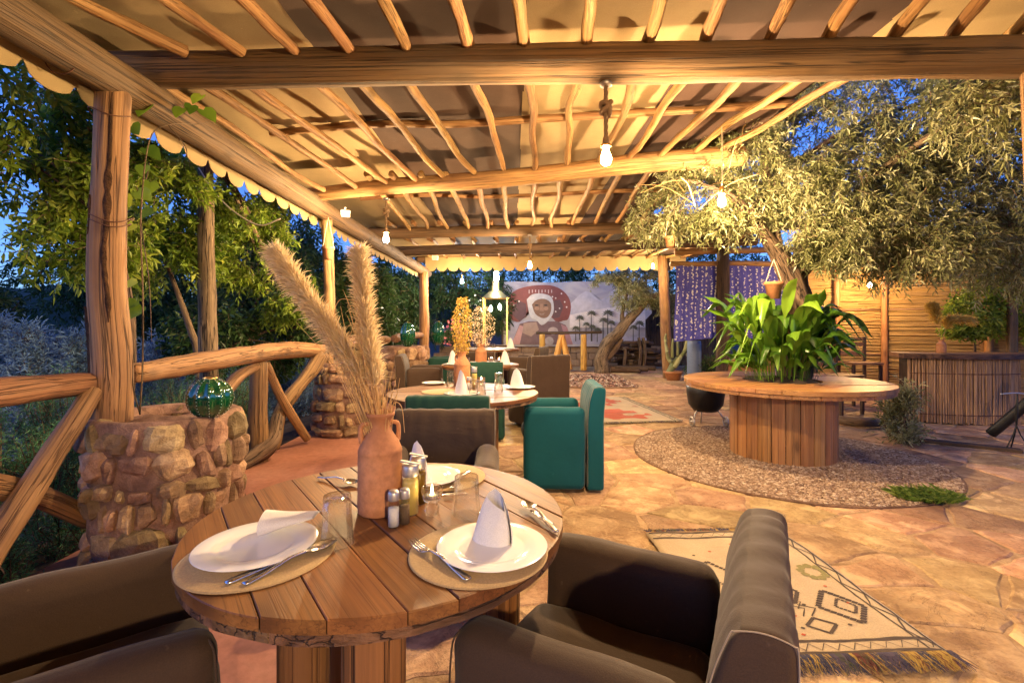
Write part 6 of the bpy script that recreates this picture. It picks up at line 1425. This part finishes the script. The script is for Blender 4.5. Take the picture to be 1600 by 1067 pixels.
# hanging pots
def hang_pot(label, x, y, z, h, r_, ztop, two=True, plant=False):
    t = thing('hanging_pot', label, 'pot', (x, y, z), 'terracotta pots hanging on strings'); pot(t, x, y, z, h, r_)
    for s_ in ((-1, 1) if two else (0,)): MB().tube([(x + s_ * r_, y, z + h * .9), (x + s_ * r_ * .5, y, (z + h + ztop) / 2), (x, y, ztop)], .0035, 5, 3).build('string', M['cord'], t)
    if plant: foliage(t, 'leaf_olive', [(x, y, z + h, r_ * 1.2, r_, h * .5, 14)], 8, .04, .014, 5, twig=.08)
p = W(507, 400, 5.15); hang_pot('terracotta pot hanging on strings at the left canvas edge above the second planter', p.x + .1, p.y - .15, p.z - .06, .13, .06, 2.35)
p = W(1047, 378, 4.6); hang_pot('terracotta pot hanging in the olive twigs left of the lit bulb', p.x, p.y, p.z - .05, .10, .05, p.z + .30)
p = W(1209, 458, 4.25); hang_pot('terracotta pot hanging against the olive trunk above the arum leaves', p.x, p.y, p.z - .05, .15, .075, p.z + .3)
# kettle barbecue behind the spool table
kx, ky = 2.35, 5.75; kb = thing('kettle_grill', 'black kettle grill on small wheels, half hidden under the spool table', 'grill', (kx, ky, 0))
MB().lathe([(.02, .16), (.14, .18), (.2, .26), (.22, .40), (.225, .52), (.215, .52), (.2, .40)], 24, (kx, ky, 0)).build('bowl', M['black_metal'], kb)
for sx in (-1, 1):
    w_ = MB().lathe([(.05, -.012), (.062, -.012), (.065, 0), (.062, .012), (.05, .012)], 20, (kx + sx * .2, ky - .1, .065), M=Ry(PI / 2)).build('wheel', M['dull_metal'], kb)
    MB().lathe([(.0005, -.014), (.02, -.014), (.02, .014), (.0005, .014)], 12, (kx + sx * .2, ky - .1, .065), M=Ry(PI / 2)).build('hub', M['dull_metal'], w_)
    MB().tube([(kx + sx * .2, ky - .1, .065), (kx + sx * .12, ky - .05, .2)], .01, 6, 2).build('leg', M['dull_metal'], kb)
MB().tube([(kx, ky + .15, .0), (kx, ky + .1, .22)], .01, 6, 2).build('leg', M['dull_metal'], kb)
# dark tube leaning at the right and a thin stand
p0, p1 = G(1548, 684), W(1600, 634, 4.9); tp = thing('black_tube', 'thick black tube slanting up from the paving at the right edge', 'tube', tuple(p0))
MB().tube([p0 + Vector((0, 0, .045)), p1, p1 + (p1 - p0) * .8], .05, 16, 4).build('tube', M['black_metal'], tp)
MB().tube([p1 + (p1 - p0) * .75, (p1.x + .3, p1.y, 0)], .02, 8, 3).build('prop', M['black_metal'], tp)
p = G(1580, 705); st = thing('wire_stand', 'thin black wire stand in front of the slanting tube at the right edge', 'stand', tuple(p))
for d in ((-.06, 0), (.1, .1), (.1, -.1)): MB().tube([(p.x + d[0], p.y + d[1], 0), (p.x + .05, p.y, .25), (p.x + .06, p.y, .55)], .006, 6, 3).build('leg', M['black_metal'], st)
MB().tube([(p.x - .1, p.y, .55), (p.x + .06, p.y, .56), (p.x + .25, p.y, .53)], .006, 6, 3).build('crossbar', M['dull_metal'], st)
# low log edging and fallen plank
le = tag(MB().tube([G(1312, 656, .05), G(1360, 660, .07), G(1405, 655, .06)], .055, 10, 5, .2, 4.0, freq=3).build('edging_log', M['bark'], loc=tuple(G(1312, 656))), 'rough dark log lying behind the gravel circle beside the sapling', 'log')
tag(MB().box((.75, .10, .03), (lambda q: (q.x, q.y, .018))(G(1512, 698)), Rz(-.62), seed=3, bev=.004).build('loose_plank', M['darkwood'], loc=tuple(G(1512, 698)), smooth=False), 'dark loose plank lying on the paving in front of the bar counter', 'plank')
# ------------------------------------------------------------------ far end
mw = thing('mud_wall', 'low mud brick wall below the painted banner', 'wall', (2, 14.4, 0))
n_ = 0
for row in range(3):
    x = -2.2 - (row % 2) * .18
    while x < 4.6:
        w_ = rng.uniform(.34, .46); MB().rbox((w_ - .012, .2, .195), .02, (x + w_ / 2, 14.4, .1 + row * .2), n=2, noise=.012, seed=x + row).build('brick', M['wall'], mw); x += w_; 
bn = thing('painted_banner', 'large printed banner of a veiled man in a wide red hat with palm trees', 'banner', (1.85, 14.2, .6))
bw, bh, bz0 = 4.25, 1.93, .60; bx0 = -.25; Yb = 14.2
def bpx(px, py): return (px - 800) / F * Yb, 1.2 - (py - 510) / F * Yb
m_, nt, b_, o_ = new_mat('banner_print'); n1 = noise_t(nt, coords(nt, scale=(1, 1, 1.6)), 1.1, 5, .6, .8)
nt.links.new(ramp(nt, n1, [(.35, (.22, .20, .25)), (.5, (.36, .33, .36)), (.65, (.45, .40, .38))]), b_.inputs['Base Color']); b_.inputs['Roughness'].default_value = .7
vs = []; NX = 24
for j in range(9):
    for i in range(NX + 1): u = i / NX; vs.append((bx0 + bw * u, Yb + .012 * math.sin(u * 9), bz0 + bh * j / 8 + .015 * math.sin(u * 14) * (j == 8)))
MB().add(vs, [[j * (NX + 1) + i, j * (NX + 1) + i + 1, (j + 1) * (NX + 1) + i + 1, (j + 1) * (NX + 1) + i] for j in range(8) for i in range(NX)]).build('sheet', m_, bn)
lay = [0]
def pr(name, pts, col, nn=6.0):
    lay[0] += 1; y = Yb - .016 - lay[0] * .0012; P = [bpx(*p) for p in pts]; cx_, cz_ = sum(p[0] for p in P) / len(P), sum(p[1] for p in P) / len(P)
    key = 'ink_' + '_'.join('%d' % (c * 100) for c in col)
    m = bpy.data.materials.get(key) or plain(key, col, .7, nscale=nn, namt=.4, bmp=0)
    Q = [Vector((p[0], p[1], 0)) for p in P]; Q = catmull(Q + [Q[0]], 3)[:-1] if len(Q) > 6 else Q
    vs = [(cx_, y, cz_)] + [(q.x, y, q.y) for q in Q]; k = len(Q); MB().add(vs, [[0, 1 + i, 1 + (i + 1) % k] for i in range(k)]).build(name, m, bn, smooth=False)
def oval(cx, cy, a, b, k=18, rot=0): return [(cx + a * math.cos(2 * PI * i / k) * math.cos(rot) - b * math.sin(2 * PI * i / k) * math.sin(rot), cy + a * math.cos(2 * PI * i / k) * math.sin(rot) + b * math.sin(2 * PI * i / k) * math.cos(rot)) for i in range(k)]
pr('print_ground', [(790, 505), (830, 500), (900, 520), (1010, 528), (1010, 538), (790, 538)], (.35, .33, .42))
pr('print_ridge', [(888, 478), (915, 455), (940, 468), (965, 450), (1008, 462), (1008, 500), (890, 500)], (.42, .40, .45))
pr('print_ridge', [(890, 492), (930, 484), (970, 478), (1008, 486), (1008, 512), (890, 512)], (.62, .56, .55))
pr('print_hat', [(791, 482), (793, 468), (802, 456), (818, 449), (838, 446), (860, 446), (876, 452), (888, 464), (892, 480), (888, 498), (880, 501), (868, 502), (845, 480), (824, 487), (812, 503), (798, 498)], (.20, .055, .045))
pr('print_hat_shadow', [(800, 478), (812, 470), (822, 475), (822, 495), (812, 502), (800, 492)], (.11, .05, .055))
pr('print_hat_shadow', [(864, 470), (875, 468), (880, 480), (874, 496), (864, 498)], (.12, .055, .055))
pr('print_cloak', [(799, 538), (812, 506), (826, 502), (870, 502), (884, 508), (893, 538)], (.17, .10, .10))
pr('print_cloak', [(799, 538), (812, 508), (818, 510), (812, 538)], (.5, .27, .25))
pr('print_cloak', [(876, 506), (886, 511), (895, 538), (886, 538)], (.34, .17, .18))
pr('print_jewel', [(818, 505), (838, 503), (842, 515), (830, 526), (816, 520)], (.33, .22, .17)); pr('print_jewel', oval(864, 517, 8, 6, 10), (.42, .33, .29)); pr('print_jewel', oval(858, 533, 7, 7, 10), (.36, .3, .28))
pr('print_veil', [(823, 468), (832, 460), (848, 459), (861, 464), (865, 476), (864, 490), (856, 502), (846, 508), (838, 500), (828, 494)], (.50, .46, .43))
pr('print_face', [(831, 476), (838, 469), (850, 467), (860, 473), (861, 485), (856, 495), (847, 497), (836, 490)], (.20, .105, .06))
pr('print_cheek', oval(839, 482, 4, 3, 8), (.33, .18, .11)); pr('print_cheek', oval(853, 482, 4, 3, 8), (.36, .2, .12))
pr('print_nose', [(844, 475), (848, 475), (850, 486), (843, 486)], (.30, .165, .10))
for ex in (838.5, 852.5): pr('print_eye', oval(ex, 477, 3, 1.2, 8), (.04, .025, .02))
pr('print_smile', [(842, 489.5), (846, 491), (851, 489), (849, 492), (844, 492)], (.30, .20, .15))
for i in range(8): pr('print_tassel', [(826 + i * 5, 453), (827.5 + i * 5, 453), (827.5 + i * 5, 458.5 - (i % 3)), (826 + i * 5, 459 - (i % 3))], (.5, .36, .32))
for (px, py) in ((811, 471), (803, 477), (863, 464), (868, 466), (877, 459), (882, 472), (885, 480), (874, 482), (868, 487)): pr('print_bead', oval(px, py, 1.2, 1.2, 7), (.7, .62, .55))
def palm(px, py0, py1, s):
    pr('print_palm_trunk', [(px - s * .1, py0), (px + s * .1, py0), (px + s * .06, py1), (px - s * .06, py1)], (.07, .06, .045))
    for k in range(9):
        a = PI * (k / 8) * 1.25 - .38; tx, ty = px + s * math.cos(a), py1 - s * math.sin(a) * .8; nx_, ny_ = -math.sin(a) * s * .14, -math.cos(a) * s * .14
        pr('print_palm_frond', [(px, py1), ((px + tx) / 2 + nx_, (py1 + ty) / 2 + ny_ - s * .06), (tx, ty + s * .18), ((px + tx) / 2 - nx_, (py1 + ty) / 2 - ny_ + s * .04)], (.075, .075, .05))
for a in ((899, 533, 513, 7), (905, 531, 497, 8), (915, 531, 507, 7), (923, 533, 490, 8.5), (924, 533, 511, 7), (932, 534, 516, 7.5), (941, 533, 501, 9), (948, 533, 490, 10), (953, 532, 505, 8), (793, 533, 514, 6), (987, 533, 512, 8), (996, 533, 506, 9)): palm(*a)
for x in (bx0 - .03, bx0 + bw + .03): MB().tube([(x, Yb + .05, 0), (x, Yb + .05, 1.5), (x, Yb + .05, 2.65)], .04, 8, 3, .08, x).build('pole', M['darkwood'], bn)
# yellow pole trestle before the banner
tr = thing('pole_trestle', 'trestle of peeled yellow poles with a dark top rail in front of the banner', 'trestle', (1.6, 12.4, 0)); Yt = 12.4
def TW(px, py): p = W(px, py, Yt); p.z = max(0, p.z); return p
for (a, b) in (((848, 578), (847, 523)), ((866, 574), (877, 524)), ((890, 577), (878, 524)), ((912, 578), (912, 523))): MB().tube([TW(*a), TW((a[0] + b[0]) / 2, (a[1] + b[1]) / 2), TW(*b)], [.085, .08, .075], 12, 5, .08, a[0]).build('pole', M['trestle'], tr)
MB().tube([TW(838, 520), TW(880, 520), TW(940, 519)], .035, 8, 4, .1, 2).build('top_rail', M['darkwood'], tr)
# old leaning tree
lt = thing('leaning_tree', 'old leaning forked tree with grey bark left of the wood pile', 'tree', (2.4, 12.3, 0)); Yl = 12.3
def LW(px, py): return W(px, py, Yl)
limb(lt, [LW(941, 582), LW(941, 560), LW(950, 538), LW(968, 518), LW(985, 497), LW(1008, 475)], [.22, .18, .16, .15, .12, .07], 3.0, 'trunk', sides=14, rough=.25)
limb(lt, [LW(950, 560), LW(962, 545), LW(972, 530)], [.08, .07, .05], 4.0); limb(lt, [LW(975, 512), LW(972, 490), LW(980, 460)], [.08, .05, .03], 5.0); limb(lt, [LW(1005, 477), LW(1025, 462), LW(1050, 445)], [.06, .05, .02], 6.0)
foliage(lt, 'leaf_olive', [(*LW(985, 465), .5, .4, .38, 220), (*LW(1020, 450), .5, .4, .45, 230), (*LW(1045, 470), .35, .4, .6, 190), (*LW(950, 440), .5, .4, .2, 120), (*LW(1000, 435), .8, .5, .3, 200)], 12, .075, .02, 170, twig=.3, droop=.5)
# wood pile
wp = thing('wood_pile', 'stack of dark rough logs between the leaning tree and the far right post', 'wood pile', (3.3, 13.2, 0))
for i in range(36):
    px, py = rng.uniform(965, 1030), 574 - (i % 9) * 4.8; a = W(px - rng.uniform(10, 26), py + rng.uniform(-1, 1), 13.2 + rng.uniform(-.35, .25)); b = W(px + rng.uniform(8, 22), py + rng.uniform(-1.5, 1.5), 13.2 + rng.uniform(-.35, .25)); a.z = max(.05, a.z); b.z = max(.05, b.z)
    MB().tube([a, a.lerp(b, .5), b], [.05, .055, .045], 8, 3, .2, i).build('log', M['darkwood'], wp)
for px in (974, 998, 1005): MB().tube([W(px, 578, 12.8), W(px + 3, 550, 12.8), W(px, 528 if px != 974 else 545, 12.8)], .045, 8, 3, .15, px).build('prop', M['bark'], wp)
for k in range(3): MB().tube([W(945 + k * 8, 578 - k * 2, 12.2), W(990, 579 - k * 2, 12.2), W(1000 + k * 12, 579 - k * 2, 12.1)], .06, 8, 3, .1, k).build('log', M['darkwood'], wp)
sh = thing('dark_shed', 'dark plank shed behind the far right post', 'shed', (4.7, 14.6, 0))
for k in range(14): MB().box((.19, .05, 2.0), (3.55 + k * .2, 14.6 + rng.uniform(-.01, .01), 1.0), seed=k, bev=.006).build('plank', M['darkwood'], sh, smooth=False)
MB().box((3.1, 1.0, .08), (4.85, 14.7, 2.05), Rx(.1), bev=.01).build('roof', M['darkwood'], sh, smooth=False)
# blue cloth with sequins
m_, nt, b_, o_ = new_mat('indigo_sequin_cloth'); v = coords(nt); n1 = noise_t(nt, v, 3, 4, .6)
sp1 = nd(nt, 'ShaderNodeTexVoronoi', {'Vector': coords(nt, scale=(10, 10, 6.5)), 'Scale': 1.0, 'Randomness': .75}); d1 = sp1.outputs['Distance']
ln = nd(nt, 'ShaderNodeTexWave', {'Vector': coords(nt, scale=(1, 1, .001)), 'Scale': 5.2, 'Distortion': .3}, wave_type='BANDS', bands_direction='X').outputs['Fac']
keep = nd(nt, 'ShaderNodeMath', {0: ramp(nt, sp1.outputs['Color'], [(.36, (0,) * 3), (.4, (1,) * 3)]), 1: ramp(nt, ln, [(.35, (0,) * 3), (.6, (1,) * 3)])}, operation='MULTIPLY').outputs[0]
dots = nd(nt, 'ShaderNodeMath', {0: ramp(nt, d1, [(.19, (1,) * 3), (.27, (0,) * 3)]), 1: keep}, operation='MULTIPLY').outputs[0]
th = noise_t(nt, coords(nt, scale=(70, 70, 9)), 1.0, 3, .6); thr = nd(nt, 'ShaderNodeMath', {0: ramp(nt, th, [(.52, (0,) * 3), (.7, (.55,) * 3)]), 1: ramp(nt, ln, [(.3, (.1,) * 3), (.7, (1,) * 3)])}, operation='MULTIPLY').outputs[0]
c = mixc(nt, n1, (.055, .055, .34), (.10, .10, .50)); c = mixc(nt, thr, c, (.4, .38, .6)); c = mixc(nt, dots, c, (.85, .83, .8))
nt.links.new(c, b_.inputs['Base Color']); b_.inputs['Roughness'].default_value = .8; pass
seqm = m_
def cloth(label, x0, x1, y, ztop, zb0, zb1, seed):
    vs, lc = [], []; nx, nz = 70, 22
    for j in range(nz + 1):
        for i in range(nx + 1):
            u, w_ = i / nx, j / nz; x = x0 + (x1 - x0) * u; z = ztop + (zb0 + (zb1 - zb0) * u - ztop) * w_ - .02 * math.sin(u * PI * 4) ** 2 * (1 - w_)
            yy = y + .03 * math.sin(u * 26 + seed + .8 * math.sin(w_ * 3)) * (.3 + w_ * .7) + .02 * mn.noise(Vector((u * 6, w_ * 3, seed)))
            vs.append((x + .02 * math.sin(w_ * 4 + seed), yy, z)); lc.append((u * (x1 - x0), seed, z))
    o = MB().add(vs, [[j * (nx + 1) + i, j * (nx + 1) + i + 1, (j + 1) * (nx + 1) + i + 1, (j + 1) * (nx + 1) + i] for j in range(nz) for i in range(nx)], lc).build('hanging_cloth', seqm, loc=(x0, y, ztop)); mb = MB(); rs = random.Random(seed)
    for k in range(420):
        i = min(nx - 1, int((rs.randrange(9) + .5 + rs.gauss(0, .10)) / 9 * nx)); j = rs.randrange(1, nz); p = Vector(vs[max(0, i) + j * (nx + 1)]) + Vector((0, -.012, rs.uniform(-.03, .03))); q = rs.choice((.009, .012, .017))
        mb.add([p] + [p + Vector((q * math.cos(t * 1.047), -.002, q * math.sin(t * 1.047))) for t in range(6)], [[0, 1 + t, 1 + (t + 1) % 6] for t in range(6)])
    tag(mb.build('sequins', M['ceramic'], o, smooth=False), kind='stuff')
    return tag(o, label, 'cloth', 'indigo sequin cloths on the side frame')
cloth('indigo sequined cloth hanging left of the dark side post', 3.18, 4.0, 9.22, 2.44, .90, .98, 1.0); cloth('indigo sequined cloth hanging right of the dark side post, behind the olive trunk', 4.24, 5.3, 9.2, 2.44, 1.0, .92, 4.0)
bl = thing('blue_barrel', 'pale blue barrel under the left indigo cloth', 'barrel', (3.75, 9.75, 0)); MB().lathe([(.0005, 0), (.13, 0), (.14, .1), (.14, .8), (.13, .9), (.0005, .9)], 24, (3.75, 9.75, 0)).build('drum', plain('blue_plastic', (.12, .17, .28), .5), bl)
bc = thing('wooden_crate', 'slatted wooden planter box beside the dark side post', 'crate', (4.6, 9.3, 0))
for k in range(4): MB().box((.9, .03, .12), (4.6, 9.1, .1 + k * .14), seed=k, bev=.004).build('slat', M['spool'], bc, smooth=False)
MB().box((.86, .3, .5), (4.6, 9.28, .27)).build('box_body', M['darkwood'], bc, smooth=False)
# glass lantern at the far end
lx, ly = -.4, 11.6; gl = thing('glass_lantern', 'tall glass lantern with bright bulbs beside the banner', 'lantern', (lx, ly, 0))
MB().box((.62, .62, .62), (lx, ly, .31), bev=.02).build('plinth', M['spool'], gl, smooth=False)
for sx in (-1, 1):
    for sy in (-1, 1): MB().box((.03, .03, 1.25), (lx + sx * .28, ly + sy * .28, 1.25)).build('frame_bar', M['brass'], gl, smooth=False)
for (dx, dy, w_, d_) in ((0, -.28, .53, .006), (0, .28, .53, .006), (-.28, 0, .006, .53), (.28, 0, .006, .53)): MB().box((w_, d_, 1.2), (lx + dx, ly + dy, 1.25)).build('glass_pane', M['glass'], gl, smooth=False)
MB().lathe([(.45, 1.88), (.2, 2.05), (.12, 2.07), (.12, 2.3), (.05, 2.36), (.0005, 2.36)], 4, (lx, ly, 0), M=Rz(PI / 4)).build('roof', M['brass'], gl)
for (dx, z) in ((-.12, 1.62), (.1, 1.66)): MB().lathe([(.0005, .09), (.03, .06), (.04, 0), (.02, -.05), (.0005, -.06)], 10, (lx + dx, ly, z)).build('bulb', emit('lantern_bulb', (1, .75, .45), 300), gl)
MB().lathe([(.0005, .12), (.05, .1), (.055, -.1), (.0005, -.12)], 12, (lx + .02, ly - .1, 2.42)).build('top_bulb', emit('cool_bulb', (.65, .85, 1), 220), gl)
# pale cord swinging from the canvas to the brown trunk
tag(MB().tube([W(310, 262, 4.2), W(335, 300, 4.1), W(365, 330, 4.0), W(405, 352, 3.95), W(438, 342, 3.9)], .006, 6, 6).build('slack_cord', M['cord'], loc=tuple(W(310, 262, 4.2))), 'pale cord sagging from the canvas edge to the brown trunk', 'cord')
